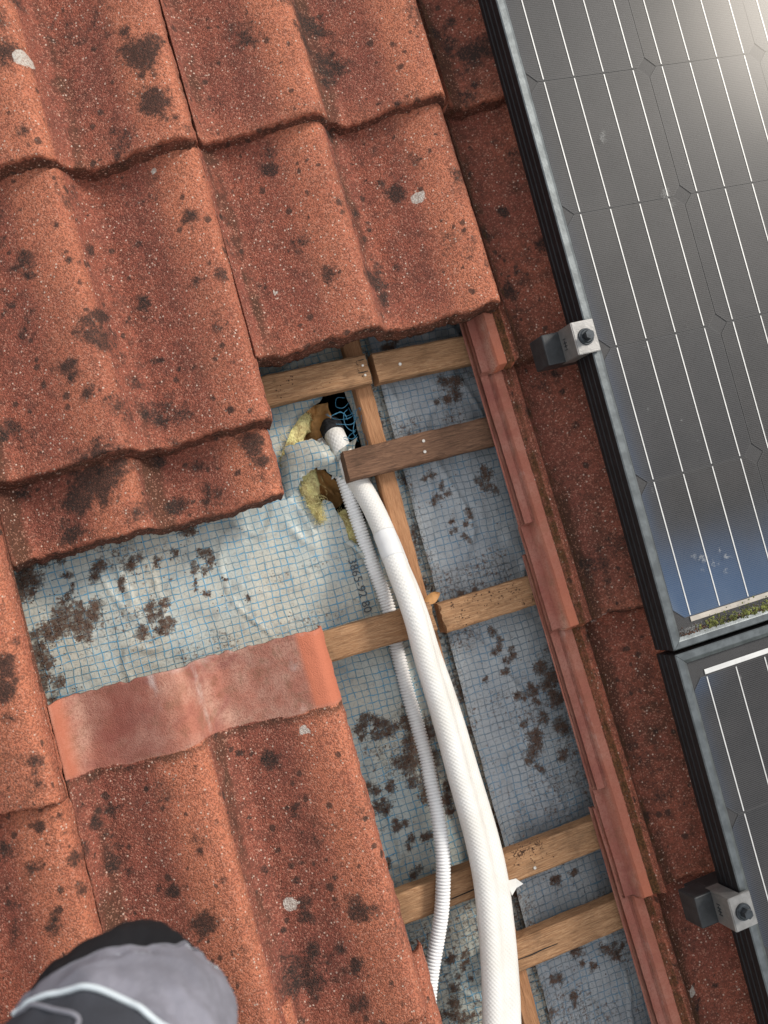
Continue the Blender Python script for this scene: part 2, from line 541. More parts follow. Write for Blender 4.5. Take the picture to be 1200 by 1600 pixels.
def mat_glass():
    t = NT('panel_glass')
    P = t.obj(False)
    geo = t.n('ShaderNodeFresnel')
    geo.inputs['IOR'].default_value = 1.165
    tr = t.n('ShaderNodeBsdfTransparent')
    gl = t.n('ShaderNodeBsdfGlossy')
    gl.inputs['Roughness'].default_value = 0.17
    gl.inputs['Color'].default_value = (1, 0.97, 0.92, 1)
    m1 = t.n('ShaderNodeMixShader')
    t.l(geo.outputs[0], m1.inputs[0])
    t.l(tr.outputs[0], m1.inputs[1])
    t.l(gl.outputs[0], m1.inputs[2])
    df = t.n('ShaderNodeBsdfDiffuse')
    df.inputs['Color'].default_value = (0.50, 0.50, 0.48, 1)
    n = t.noise(P, 14, 6, 0.6).outputs['Fac']
    f = t.noise(P, 500, 3, 0.6).outputs['Fac']
    sp = t.voro(P, 55)
    spot = t.math('MULTIPLY', t.math('GREATER_THAN', t.sep(sp.outputs['Color'])[0], 0.93), t.rng(sp.outputs['Distance'], 0.02, 0.07, 1, 0))
    dust = t.rng(n, 0.35, 0.75, 0.003, 0.024)
    sm = t.attr('smear')
    smf = t.rng(t.math('ADD', sm, t.math('MULTIPLY', t.math('SUBTRACT', f, 0.5), 1.2)), 0.35, 1.1)
    fac = t.math('ADD', dust, t.math('ADD', t.math('MULTIPLY', smf, 0.55), t.math('MULTIPLY', spot, 0.35)), clamp=True)
    m2 = t.n('ShaderNodeMixShader')
    t.l(fac, m2.inputs[0])
    t.l(m1.outputs[0], m2.inputs[1])
    t.l(df.outputs[0], m2.inputs[2])
    t.l(m2.outputs[0], t.out.inputs['Surface'])
    return t.m
M_GLASS = mat_glass()

def mat_cloth(name, col, var=0.15, weave=0.35, worn=None):
    t = NT(name)
    P = t.obj()
    n = t.noise(P, 22, 5, 0.65).outputs['Fac']
    c = t.mix(t.rng(n, 0.35, 0.68), tuple(x * (1 - var) for x in col), tuple(x * (1 + var) for x in col))
    if worn:
        c = t.mix(t.math('MULTIPLY', t.rng(t.noise(P, 13, 4, 0.6).outputs['Fac'], 0.55, 0.75), 0.35), c, worn)
    s = t.sep(P)
    tw = t.math('SINE', t.math('MULTIPLY', t.math('ADD', s[0], t.math('ADD', s[1], s[2])), 2 * math.pi / 0.0016))
    h = t.math('ADD', t.math('MULTIPLY', tw, 0.10), t.noise(P, 45, 4, 0.6).outputs['Fac'])
    t.principled(c, 0.9, normal=t.bump(h, weave, 0.003), spec=0.2, **{'Sheen Weight': 0.0})
    return t.m
M_CHAR = mat_cloth('charcoal_work_cloth', (0.052, 0.055, 0.065))
M_BLACK = mat_cloth('black_cordura', (0.013, 0.013, 0.015))
M_GREY = mat_cloth('grey_work_cloth', (0.215, 0.212, 0.245), 0.18, 0.4, (0.30, 0.20, 0.17))
M_PIPING = mat_cloth('pale_reflective_piping', (0.62, 0.68, 0.71), 0.05, 0.1)
M_SEAM = mat_cloth('grey_seam_thread', (0.24, 0.24, 0.27), 0.05, 0.1)

# ---------------------------------------------------------------- the roof
roof = empty('roof', (0, 0, 0), 'red concrete tile roof opened up down to its wooden battens and blue mesh underlay', 'roof')

GAUGE = 0.3175
LT = 0.42
PER = 0.15
_PS = np.array([-0.010, 0.0, 0.005, 0.012, 0.03, 0.06, 0.09, 0.115, 0.132, 0.1415, 0.15, 0.155, 0.162])
_PH = np.array([0.034, 0.020, 0.011, 0.0035, 0.0, 0.009, 0.024, 0.0355, 0.0395, 0.034, 0.020, 0.011, 0.0035])
_t = np.linspace(0, 1, 7)
def _smooth_profile():
    xs = np.linspace(0, PER, 301)
    h = np.interp(xs, _PS, _PH)
    h = h * 1.2
    k = np.exp(-0.5 * (np.arange(-14, 15) / 4.5) ** 2)
    k /= k.sum()
    hp = np.concatenate([h[:-1], h[:-1], h[:-1]])
    hs = np.convolve(hp, k, 'same')[300:601]
    return xs, hs
_XS, _HS = _smooth_profile()
def wave(x):
    return np.interp(np.mod(x, PER), _XS, _HS)

def tile_profile(x):
    """height of the top surface over the trough, x from -0.036 (water channel) to 0.30"""
    z = wave(x)
    z = z + 0.0035 * sstep(0.280, 0.30, x)
    fl = np.interp(x, [-0.036, -0.0345, -0.027, -0.0255, -0.0235, -0.022, -0.0125, -0.0110, -0.0090, -0.0055, -0.0035, -0.0015, 0.0],
                      [0.0015, 0.0035, 0.0035, 0.0000, 0.0010, 0.0105, 0.0115, 0.0115, 0.0090, 0.0090, 0.0150, 0.0160, 0.0225])
    return np.where(x < 0, fl, z)

STAIN = [(-0.038, 0.457, 0.0246, 1), (-0.049, 0.49, 0.008, 0.9), (-0.039, 0.404, 0.0201, 0.8), (-0.081, 0.376, 0.0212, 0.5), (0.073, 0.324, 0.0102, 0.9), (0.009, 0.281, 0.0072, 0.6), (0.216, 0.275, 0.0136, 0.9), (0.205, 0.292, 0.0068, 0.6), (0.16, 0.175, 0.0191, 0.8), (0.167, 0.155, 0.0118, 0.7), (0.082, 0.476, 0.0224, 0.55), (0.18, 0.437, 0.0274, 0.65), (0.164, 0.494, 0.0275, 0.7), (0.148, 0.464, 0.0152, 0.6), (0.167, 0.419, 0.0106, 0.7), (-0.099, 0.204, 0.009, 1), (-0.141, 0.269, 0.0062, 0.8), (-0.194, 0.144, 0.0087, 1), (-0.195, 0.134, 0.016, 0.55), (-0.159, 0.169, 0.0243, 0.7), (-0.163, 0.181, 0.0095, 0.7), (-0.138, 0.144, 0.0109, 0.5), (-0.209, 0.264, 0.0149, 0.7), (-0.21, 0.249, 0.0081, 0.7), (-0.233, 0.191, 0.0226, 0.35), (-0.113, 0.081, 0.0244, 0.6), (-0.087, 0.072, 0.0177, 0.55), (-0.155, 0.09, 0.0188, 0.55), (-0.043, 0.062, 0.0055, 1), (-0.269, 0.095, 0.013, 0.7), (-0.035, 0.166, 0.0112, 0.3), (-0.013, 0.207, 0.0113, 0.7), (-0.042, 0.208, 0.0084, 0.6), (-0.035, 0.152, 0.0056, 0.7), (-0.18, 0.473, 0.0209, 0.8), (-0.174, 0.508, 0.0175, 0.6), (-0.15, 0.542, 0.0142, 0.5), (-0.195, 0.025, 0.029, 1), (-0.218, 0.01, 0.0183, 0.9), (-0.169, 0.033, 0.0159, 0.8), (-0.233, -0.024, 0.0181, 0.7), (-0.162, -0.021, 0.0172, 0.55), (-0.118, -0.021, 0.012, 0.85), (-0.114, -0.019, 0.0067, 0.8), (-0.026, 0.025, 0.0165, 0.9), (-0.019, 0.002, 0.0124, 0.8), (-0.082, -0.019, 0.0149, 0.5), (-0.125, 0.034, 0.0108, 0.8), (-0.271, 0.033, 0.0116, 0.6), (-0.273, -0.014, 0.0103, 0.3), (-0.092, -0.316, 0.011, 1), (-0.121, -0.301, 0.0052, 0.9), (-0.223, -0.411, 0.0081, 1), (-0.236, -0.405, 0.0043, 0.8), (-0.209, -0.409, 0.0037, 0.7), (-0.202, -0.447, 0.0161, 0.85), (-0.205, -0.457, 0.0099, 0.6), (-0.048, -0.489, 0.0154, 0.85), (-0.049, -0.478, 0.009, 0.6), (-0.088, -0.555, 0.0063, 0.5), (-0.113, -0.542, 0.0263, 0.7), (-0.109, -0.554, 0.0188, 0.7), (-0.066, -0.581, 0.0139, 0.6), (-0.03, -0.492, 0.009, 0.6), (-0.124, -0.492, 0.0038, 0.9), (-0.082, -0.372, 0.0091, 0.6), (-0.098, -0.447, 0.0057, 0.7), (-0.128, -0.426, 0.0063, 0.5), (-0.06, -0.452, 0.0045, 0.7), (-0.172, -0.41, 0.005, 0.8), (-0.276, -0.374, 0.0074, 0.8), (-0.262, -0.382, 0.0062, 0.6), (-0.212, -0.311, 0.0226, 0.35), (-0.268, -0.353, 0.0136, 0.5), (-0.236, -0.276, 0.0088, 0.6), (-0.073, -0.526, 0.0076, 0.7), (-0.081, -0.53, 0.0057, 0.6), (-0.322, -0.142, 0.0137, 0.9), (-0.332, -0.166, 0.0149, 0.9), (-0.331, -0.193, 0.0087, 0.6), (-0.316, -0.237, 0.0099, 0.7), (-0.319, -0.26, 0.0086, 0.6), (-0.307, -0.12, 0.0075, 0.6), (-0.314, -0.084, 0.0088, 0.5), (-0.331, -0.303, 0.0079, 0.9), (-0.304, -0.344, 0.0122, 0.7), (-0.305, -0.374, 0.0097, 0.6), (-0.34, -0.401, 0.0132, 0.7), (-0.367, -0.319, 0.0132, 0.6), (-0.309, -0.299, 0.0049, 0.8), (0.352, 0.433, 0.0206, 0.85), (0.33, 0.444, 0.0111, 0.8), (0.37, 0.435, 0.0159, 0.7), (0.286, 0.469, 0.0188, 0.5), (0.343, 0.475, 0.0111, 0.6), (0.347, 0.234, 0.007, 0.9), (0.314, 0.211, 0.0107, 0.8), (0.321, 0.206, 0.0077, 0.7), (0.285, 0.272, 0.0123, 0.6), (0.327, 0.137, 0.0137, 0.7), (0.308, -0.011, 0.0104, 0.8), (0.297, -0.068, 0.0074, 0.6), (0.345, 0.021, 0.0226, 0.4), (0.338, -0.209, 0.0293, 0.5), (0.369, -0.193, 0.0222, 0.45), (0.315, -0.514, 0.0098, 1), (0.292, 0.311, 0.0154, 0.3), (0.328, -0.442, 0.0284, 0.3), (0.299, -0.679, 0.0342, 0.35), (0.337, 0.378, 0.0141, 0.6)]
LICHEN = [(-0.161, 0.468, 0.0119, 1), (-0.055, 0.341, 0.0043, 0.8), (0.234, 0.259, 0.0098, 0.7), (-0.111, -0.469, 0.0089, 0.9), (-0.05, -0.293, 0.0066, 0.9), (0.331, -0.276, 0.0087, 0.55), (0.321, -0.732, 0.0075, 0.7), (0.044, 0.185, 0.0036, 0.7)]

def blobs(px, py, lst, seed, soft=0.55):
    out = np.zeros_like(px)
    for i, b in enumerate(lst):
        r = b[2]
        s = b[3] if len(b) > 3 else 1.0
        dx = px - b[0]
        dy = py - b[1]
        m = (np.abs(dx) < 2.2 * r) & (np.abs(dy) < 2.2 * r)
        if not m.any():
            continue
        d = np.sqrt(dx[m] ** 2 + dy[m] ** 2) / r
        d = d * (0.40 + 1.2 * fbm(px[m] / (r * 0.8) + i * 3.7, py[m] / (r * 0.8) + i * 1.3, seed + i, 4))
        out[m] = np.maximum(out[m], s * (1 - sstep(soft, 1.25, d)))
    return out

def build_tile(seed, u0, vf, z_head, z_foot, hi=True, stains=None, pale=None, clean=0.0, grimy=0.0, wide_clean=False, du=0.0, label=None, name='roof_tile', mirror_dirty=False):
    st = 0.0029 if hi else 0.012
    xs = np.unique(np.round(np.concatenate([[-0.036, -0.0345, -0.031, -0.027, -0.0255, -0.0235, -0.022, -0.018, -0.0125, -0.0110, -0.0090, -0.0055, -0.0035, -0.0015, 0.0],
                                   np.arange(st, 0.296, st), [0.2965, 0.2985, 0.2995, 0.30]]), 5))
    WD = 0.0022
    ys = np.concatenate([[0, 0.0006, 0.0018, 0.0036, 0.006, 0.009], np.arange(0.009 + st, LT - 0.004, st), [LT - 0.002, LT]])
    X, Y = np.meshgrid(xs, ys)
    nx, ny = len(xs), len(ys)
    Z = tile_profile(X)
    r = np.where(X < 0, 0.0015, 0.0032)
    yy = np.minimum(np.clip(Y, 0, None), r)
    Z = Z - (r - np.sqrt(np.maximum(r * r - (r - yy) ** 2, 0)))
    rr = 0.0035
    xx = np.clip(0.30 - X, 0, rr)
    Z = Z - (rr - np.sqrt(np.maximum(rr * rr - (rr - xx) ** 2, 0)))
    # outer rib of the water channel is cut away near the foot
    cut = (X < -0.0245) & (Y < 0.13)
    Z = np.where(cut, -0.012, Z)
    slope = (z_foot - z_head) / LT
    zo = z_head + (LT - Y) * slope
    Z = Z + zo
    if hi:
        Z = Z + (fbm(X * 160 + seed, Y * 160, seed, 3) - 0.5) * 0.0011 + (fbm(X * 25, Y * 25 + seed, seed + 3, 3) - 0.5) * 0.0016
    edge = np.exp(-Y / 0.007)
    Yd = Y + edge * np.where(X < 0, 0.15, 1.0) * ((fbm(X * 45 + seed * 1.7, Y * 0, seed + 5, 4) - 0.5) * 0.0085 + (vnoise(X * 380, Y * 0, seed + 8) - 0.5) * 0.0022)
    hedge = np.exp(-(LT - Y) / 0.004)
    Yd = Yd + hedge * (fbm(X * 120 + seed, Y * 0, seed + 6, 3) - 0.5) * 0.005
    Xr = X - WD * sstep(0.28, 0.30, X) + np.exp(-(0.30 - X) / 0.004) * (fbm(Y * 90 + seed, X * 0, seed + 7, 3) - 0.5) * 0.0035
    V = np.stack([Xr, Yd, Z], -1).reshape(-1, 3)
    F = grid_faces(nx, ny)
    # attributes
    gx, gy = X + u0, Y + vf
    h = wave(X)
    s_ = np.mod(X, PER)
    A = {}
    nlow = fbm(gx * 12 + seed, gy * 7, seed + 11, 4)
    nmid = fbm(gx * 40, gy * 40 + seed, seed + 12, 4)
    crest = sstep(0.017, 0.041, h) * (s_ < 0.147)
    worn = np.clip(crest * (0.55 + 1.5 * (nlow - 0.32)), 0, 1)
    worn = np.maximum(worn, 0.6 * np.exp(-Y / 0.016) * (nmid + 0.3))
    worn = np.maximum(worn, 0.55 * np.exp(-(0.30 - X) / 0.02) * (nlow + 0.4))
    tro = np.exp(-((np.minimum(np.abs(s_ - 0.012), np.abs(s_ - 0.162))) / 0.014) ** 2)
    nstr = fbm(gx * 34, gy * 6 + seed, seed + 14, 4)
    grime = np.clip(0.14 + 0.95 * tro * sstep(0.28, 0.66, nstr) + 0.5 * (nstr - 0.5) + 0.9 * (nlow - 0.5) + grimy, 0, 1.2)  # last term darkens a whole tile for the panels' shade
    stn = np.zeros_like(X)
    if stains:
        stn = blobs(gx, gy, [(q[0], q[1], q[2] * 1.2, min(1.0, q[3] * 1.05)) for q in stains], seed, 0.1)
    rs = random.Random(seed)
    extra = [(u0 + rs.uniform(0, 0.3), vf + rs.uniform(0, LT), rs.choice([0.0025, 0.003, 0.004, 0.005, 0.007, 0.012]), rs.uniform(0.45, 0.95)) for _ in range(46 if hi else 14)]
    if hi:
        extra += [(u0 + rs.uniform(0, 0.3), vf + rs.uniform(0, LT), rs.uniform(0.018, 0.045), rs.uniform(0.22, 0.42)) for _ in range(9)]
    if not stains:
        extra += [(u0 + rs.uniform(0, 0.3), vf + rs.uniform(0, LT), rs.uniform(0.010, 0.028), rs.uniform(0.5, 1)) for _ in range(6)]
    stn = np.maximum(stn, blobs(gx, gy, extra, seed + 50, 0.1))
    stn = np.maximum(stn, 0.42 * np.exp(-Y / 0.02) * sstep(0.5, 0.7, nmid))
    pl = blobs(gx, gy, pale, seed + 90, 0.5) if pale else np.zeros_like(X)
    cl = np.zeros_like(X)
    bare = np.zeros_like(X)
    bloom = np.zeros_like(X)
    maroon = np.zeros_like(X)
    moss = np.zeros_like(X)
    fl = X < -0.0002
    cl = np.where(fl & (X < -0.0112), 1.0, cl)
    worn = np.where(fl, 0.7 * nmid, worn)
    bare = np.where(fl & (X > -0.0235), np.clip(0.40 + 0.6 * np.exp(-Y / 0.07), 0, 1), bare)
    maroon = np.where(fl, np.where(X < -0.0245, 0.75, 0.45), maroon)
    maroon = np.where(fl & (X > -0.0245), maroon * (1 - np.exp(-Y / 0.08)), maroon)
    bloom = np.where(fl & (np.abs(X + 0.0225) < 0.0018), 0.45 * sstep(0.35, 0.65, nmid), bloom)
    moss = np.where(fl & (X > -0.0116) & (X < -0.002), 0.50 + 0.5 * (nlow - 0.4), moss)
    moss = np.where(fl & (X < -0.012), 0.25 * sstep(0.45, 0.7, nmid), moss)
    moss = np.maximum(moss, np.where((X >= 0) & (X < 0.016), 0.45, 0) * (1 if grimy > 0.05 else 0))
    stn = np.where(fl, stn * 0.3, stn)
    grime = np.where(fl, np.where(X > -0.0116, 0.55, grime * 0.3), grime)
    if clean > 0:
        hw = Y - (LT - clean) + (nmid - 0.5) * 0.012
        c2 = sstep(-0.004, 0.006, hw)
        cl = np.maximum(cl, c2)
        bare = np.maximum(bare, c2 * sstep(0.262, 0.266, X))
        bare = np.maximum(bare, 0.75 * c2 * np.exp(-((X - 0.006) / 0.010) ** 2))
        maroon = np.maximum(maroon, c2 * np.exp(-((X - 0.070) / 0.036) ** 4) * (0.55 + 0.8 * (nmid - 0.3)))
        bare = np.maximum(bare, 0.30 * c2 * np.exp(-((X - 0.128) / 0.016) ** 2))
        bloom = np.maximum(bloom, c2 * 0.9 * np.exp(-((X - 0.106 - (LT - Y) * 0.10) / 0.006) ** 2) * np.exp(-(LT - Y) / 0.035))
        bloom = np.maximum(bloom, c2 * 0.75 * np.exp(-(LT - Y) / 0.014) * (nlow + 0.15))
        bloom = np.maximum(bloom, c2 * 0.6 * np.exp(-((X - 0.255) / 0.012) ** 2) * (nmid + 0.2))
        bloom = np.maximum(bloom, c2 * 0.55 * np.exp(-((X - 0.152) / 0.006) ** 2))
        moss = np.maximum(moss, c2 * 0.42 * np.exp(-((X - 0.172) / 0.012) ** 2) * (nmid + 0.35))
        moss = np.maximum(moss, c2 * 0.40 * np.exp(-((X - 0.030) / 0.012) ** 2) * (nmid + 0.35))
        stn = np.where(c2 > 0.5, stn * 0.15, stn)
        grime = np.maximum(grime * (1 - c2), 0.9 * np.exp(-(hw / 0.012) ** 2) * (hw < 0))
    A = dict(stain=stn, worn=worn, grime=grime, clean=cl, bare=bare, bloom=bloom, maroon=maroon, moss=moss, pale=pl)
    attrs = {k: list(v.ravel()) for k, v in A.items()}
    V = V.tolist()
    def addv(co, src, **over):
        V.append(co)
        for k in attrs:
            attrs[k].append(over.get(k, float(attrs[k][src])))
        return len(V) - 1
    # front lip
    rows = 6 if hi else 2
    thick = 0.031
    prev = list(range(nx))
    for k in range(1, rows + 1):
        cur = []
        for i in range(nx):
            x, y, z = V[i]
            zt = z - thick * k / rows
            if xs[i] < 0:
                zt = z - (0.010 if xs[i] < -0.0245 else 0.016) * k / rows
            jit = (vnoise(x * 260 + 3, k * 1.7, seed + 21) - 0.5) * 0.0022 if hi else 0
            yb = y + float(jit) - 0.0045 * (k / rows)
            cur.append(addv((x, yb, zt), i, stain=float(0.34 * vnoise(x * 60, k, seed + 31)), grime=0.85, worn=0.0, clean=0.0 if xs[i] > 0 else 0.6, pale=0.0))
        for i in range(nx - 1):
            F.append([prev[i + 1], prev[i], cur[i], cur[i + 1]])
        prev = cur
    front_b = prev
    # head face and underside
    hb = []
    base = (ny - 1) * nx
    for i in range(nx):
        x, y, z = V[base + i]
        hb.append(addv((x, y, z - 0.013), base + i))
    for i in range(nx - 1):
        F.append([base + i, base + i + 1, hb[i + 1], hb[i]])
    for i in range(nx - 1):
        F.append([front_b[i + 1], front_b[i], hb[i], hb[i + 1]])
    # sides
    for col_i, flip in ((0, True), (nx - 1, False)):
        low = []
        for j in range(ny):
            x, y, z = V[j * nx + col_i]
            dz = 0.012 if col_i == 0 else 0.0155
            low.append(addv((x + (0.001 if col_i == 0 else -0.001), y, z - dz), j * nx + col_i, clean=0.9 if clean else (0.7 if col_i == 0 else 0.2), maroon=0.35 if col_i == 0 else 0.0, stain=0.0))
        for j in range(ny - 1):
            a, b = j * nx + col_i, (j + 1) * nx + col_i
            F.append([a, b, low[j + 1], low[j]] if flip is False else [b, a, low[j], low[j + 1]])
    o = mesh_obj(name, V, F, M_TILE, roof, True, (u0 + du, vf, 0), attrs)
    sm = [True] * len(o.data.polygons)
    for j in range(ny - 1):
        for i in range(nx - 1):
            if xs[i + 1] <= 0.0001:
                sm[j * (nx - 1) + i] = False
    o.data.polygons.foreach_set('use_smooth', sm)
    if label: o['label'] = label
    return o

def near(lst, u0, vf):
    return [b for b in lst if u0 - 0.03 < b[0] < u0 + 0.33 and vf - 0.03 < b[1] < vf + LT]

ZH, ZF = 0.058, 0.090
def T(seed, u0, vf, zh=ZH, zf=ZF, **kw):
    return build_tile(seed, u0, vf, zh, zf, True, near(STAIN, u0, vf), near(LICHEN, u0, vf), **kw)

# column left of the opening
T(11, -0.300, 0.357)
T(12, -0.296, 0.042, 0.062, 0.080)
T(13, -0.298, -0.040, 0.040, 0.050, name='roof_tile', label='short tile pushed up under the one above it, stained black')
T(14, -0.298, -0.612, label='tile with a clean salmon strip along its bared upper edge', clean=0.082)
T(15, -0.2815, -0.978, 0.062, 0.082)
# column above the opening
T(21, 0.000, 0.366)
T(22, 0.000, 0.115)
# column beside the panels: their shade deepened in the tile colour, with trough moss
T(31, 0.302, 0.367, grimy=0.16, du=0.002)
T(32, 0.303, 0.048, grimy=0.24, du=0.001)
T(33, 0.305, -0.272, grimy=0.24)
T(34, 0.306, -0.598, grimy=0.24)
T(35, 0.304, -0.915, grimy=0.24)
# column at the far left
T(41, -0.598, 0.040)
T(42, -0.5965, -0.281)
T(43, -0.5960, -0.598)
T(44, -0.600, -0.915)
# tiles outside the photograph
for ci, u0 in enumerate((-0.9, -0.6, -0.3, 0.0, 0.302, 0.604, 0.906)):
    for vf in (0.680, 0.366, 0.048, -0.270, -0.592, -0.912):
        if u0 in (-0.6,) and vf < 0.1: continue
        if u0 in (-0.3, 0.302) and vf < 0.5: continue
        if u0 == 0.0 and vf < 0.5: continue
        build_tile(200 + ci * 11 + int(vf * 10), u0, vf, ZH, ZF, False)
for u0 in (0.0,):
    build_tile(290, u0, -1.30, ZH, ZF, False)

# ---------------------------------------------------------------- underlay
HOLE = [q for q in [(0.092, 0.075), (0.099, 0.077), (0.115, 0.074), (0.12, 0.05), (0.121, 0.017), (0.117, -0.015), (0.107, -0.07), (0.091, -0.115), (0.075, -0.109), (0.074, -0.082), (0.069, -0.069), (0.066, -0.056), (0.057, -0.05), (0.047, -0.063), (0.035, -0.085), (0.033, -0.072), (0.032, -0.052), (0.035, -0.02), (0.015, 0.002), (0.022, 0.016), (0.04, 0.041), (0.056, 0.055), (0.075, 0.064), (0.084, 0.067)] if q not in ((0.047, -0.063), (0.035, -0.085), (0.033, -0.072), (0.032, -0.052))]
HOLE.insert(13, (0.050, -0.058)); HOLE.insert(14, (0.044, -0.070)); HOLE.insert(15, (0.0465, -0.084)); HOLE.insert(16, (0.041, -0.068)); HOLE.insert(17, (0.036, -0.046))
DIRT0 = [(-0.26, -0.114, 0.0194), (-0.279, -0.12, 0.0152), (-0.239, -0.116, 0.0112), (-0.25, -0.132, 0.0097), (-0.299, -0.132, 0.0164), (-0.29, -0.15, 0.0096), (-0.294, -0.053, 0.0152), (-0.302, -0.073, 0.011), (-0.286, -0.033, 0.0125), (-0.22, -0.065, 0.0085), (-0.215, -0.063, 0.0071), (-0.181, -0.072, 0.0085), (-0.196, -0.088, 0.0057), (-0.198, -0.094, 0.0042), (-0.153, -0.075, 0.0043), (-0.091, -0.082, 0.0073), (-0.089, -0.092, 0.0044), (-0.104, -0.05, 0.0102), (-0.112, -0.092, 0.0051), (-0.104, -0.1, 0.0051), (-0.116, -0.108, 0.0036), (-0.105, -0.125, 0.0036), (-0.082, -0.113, 0.0029), (-0.061, -0.138, 0.0036), (-0.171, -0.135, 0.0099), (-0.158, -0.127, 0.0071), (-0.156, -0.147, 0.0071), (-0.185, -0.146, 0.0084), (-0.168, -0.151, 0.0057), (-0.252, -0.083, 0.0056), (-0.252, -0.094, 0.0056), (-0.251, -0.049, 0.0049), (-0.251, -0.064, 0.0049), (-0.307, -0.167, 0.0095), (-0.304, -0.182, 0.0082), (-0.129, -0.07, 0.0043), (-0.18, -0.068, 0.0071), (0.089, -0.34, 0.0132), (0.091, -0.364, 0.0191), (0.092, -0.389, 0.019), (0.09, -0.412, 0.0146), (0.089, -0.431, 0.0116), (0.079, -0.377, 0.0132), (0.064, -0.34, 0.0102), (0.051, -0.328, 0.0102), (0.034, -0.327, 0.0087), (0.025, -0.332, 0.0073), (0.043, -0.341, 0.0073), (0.118, -0.389, 0.0103), (0.115, -0.428, 0.0103), (0.109, -0.45, 0.0102), (0.021, -0.405, 0.0101), (0.045, -0.409, 0.0072), (0.032, -0.425, 0.0101), (0.015, -0.427, 0.0086), (0.041, -0.451, 0.0072), (0.05, -0.478, 0.0065), (0.054, -0.511, 0.0064), (0.073, -0.474, 0.0072), (0.022, -0.492, 0.0057), (0.254, 0.045, 0.0128), (0.246, 0.051, 0.008), (0.26, 0.035, 0.0064), (0.228, 0.034, 0.004), (0.269, -0.068, 0.0095), (0.268, -0.085, 0.0079), (0.259, -0.078, 0.0063), (0.232, -0.11, 0.0055), (0.219, -0.14, 0.0047), (0.227, -0.125, 0.0039), (0.208, -0.116, 0.0039), (0.209, -0.129, 0.0039), (0.195, -0.084, 0.0062), (0.208, -0.07, 0.0055), (0.194, -0.055, 0.0062), (0.184, -0.031, 0.0055), (0.143, -0.194, 0.0061), (0.158, -0.186, 0.0053), (0.194, -0.212, 0.0069), (0.211, -0.213, 0.0054), (0.202, 0.098, 0.0071), (0.185, 0.114, 0.0063), (0.19, 0.117, 0.0079), (0.233, -0.413, 0.0121), (0.243, -0.412, 0.0076), (0.225, -0.427, 0.009), (0.256, -0.366, 0.0061), (0.252, -0.349, 0.0092), (0.234, -0.351, 0.0068), (0.23, -0.317, 0.0069), (0.23, -0.301, 0.0053), (0.22, -0.289, 0.0053), (0.229, -0.275, 0.0046), (0.241, -0.295, 0.0061), (0.26, -0.384, 0.0076), (0.284, -0.366, 0.0123), (0.281, -0.407, 0.0107), (0.282, -0.341, 0.0123), (0.223, -0.265, 0.0061), (0.233, -0.384, 0.0061), (0.272, -0.438, 0.0076), (0.234, -0.442, 0.006), (0.199, -0.316, 0.0045), (0.019, -0.592, 0.0084), (0.018, -0.623, 0.007), (0.06, -0.623, 0.0071), (0.067, -0.657, 0.0085), (0.053, -0.675, 0.0098), (0.034, -0.683, 0.007), (0.083, -0.631, 0.0057), (0.068, -0.696, 0.007), (0.22, -0.581, 0.0074), (0.247, -0.582, 0.0052), (0.223, -0.676, 0.0102), (0.259, -0.681, 0.0103), (0.269, -0.693, 0.0059), (0.239, -0.698, 0.0066), (0.186, -0.694, 0.0065), (0.204, -0.725, 0.0058), (0.168, -0.727, 0.0057), (0.234, -0.565, 0.0045)]
DIRT = []
_r = random.Random(12)
for (x, y, r) in DIRT0:
    ang = _r.uniform(0, 6.28)
    for k in range(5):
        d = _r.gauss(0, 0.75) * r
        e = _r.gauss(0, 0.35) * r
        DIRT.append((round(x + d * math.cos(ang) - e * math.sin(ang), 4), round(y + d * math.sin(ang) + e * math.cos(ang), 4), r * _r.uniform(0.25, 0.62)))

def in_poly(px, py, poly):
    ins = np.zeros(px.shape, bool)
    n = len(poly)
    for i in range(n):
        x0, y0 = poly[i]
        x1, y1 = poly[(i + 1) % n]
        c = ((y0 > py) != (y1 > py)) & (px < (x1 - x0) * (py - y0) / (y1 - y0 + 1e-12) + x0)
        ins ^= c
    return ins

def snap_poly(p, poly):
    best = None
    for i in range(len(poly)):
        a = np.array(poly[i]); b = np.array(poly[(i + 1) % len(poly)])
        t = np.clip(np.dot(p - a, b - a) / (np.dot(b - a, b - a) + 1e-12), 0, 1)
        q = a + t * (b - a)
        d = np.linalg.norm(p - q)
        if best is None or d < best[0]:
            best = (d, q)
    return best[1]

def sheet_z(x, y):
    a = (fbm(x * 9, y * 9, 71, 4) - 0.5) * 0.014 + (fbm(x * 34, y * 20, 72, 3) - 0.5) * 0.0055
    r = np.abs(fbm(x * 13 + y * 4, y * 5 - x * 2, 73, 2) - 0.5)
    return a + 0.0035 * np.exp(-(r / 0.012) ** 2)

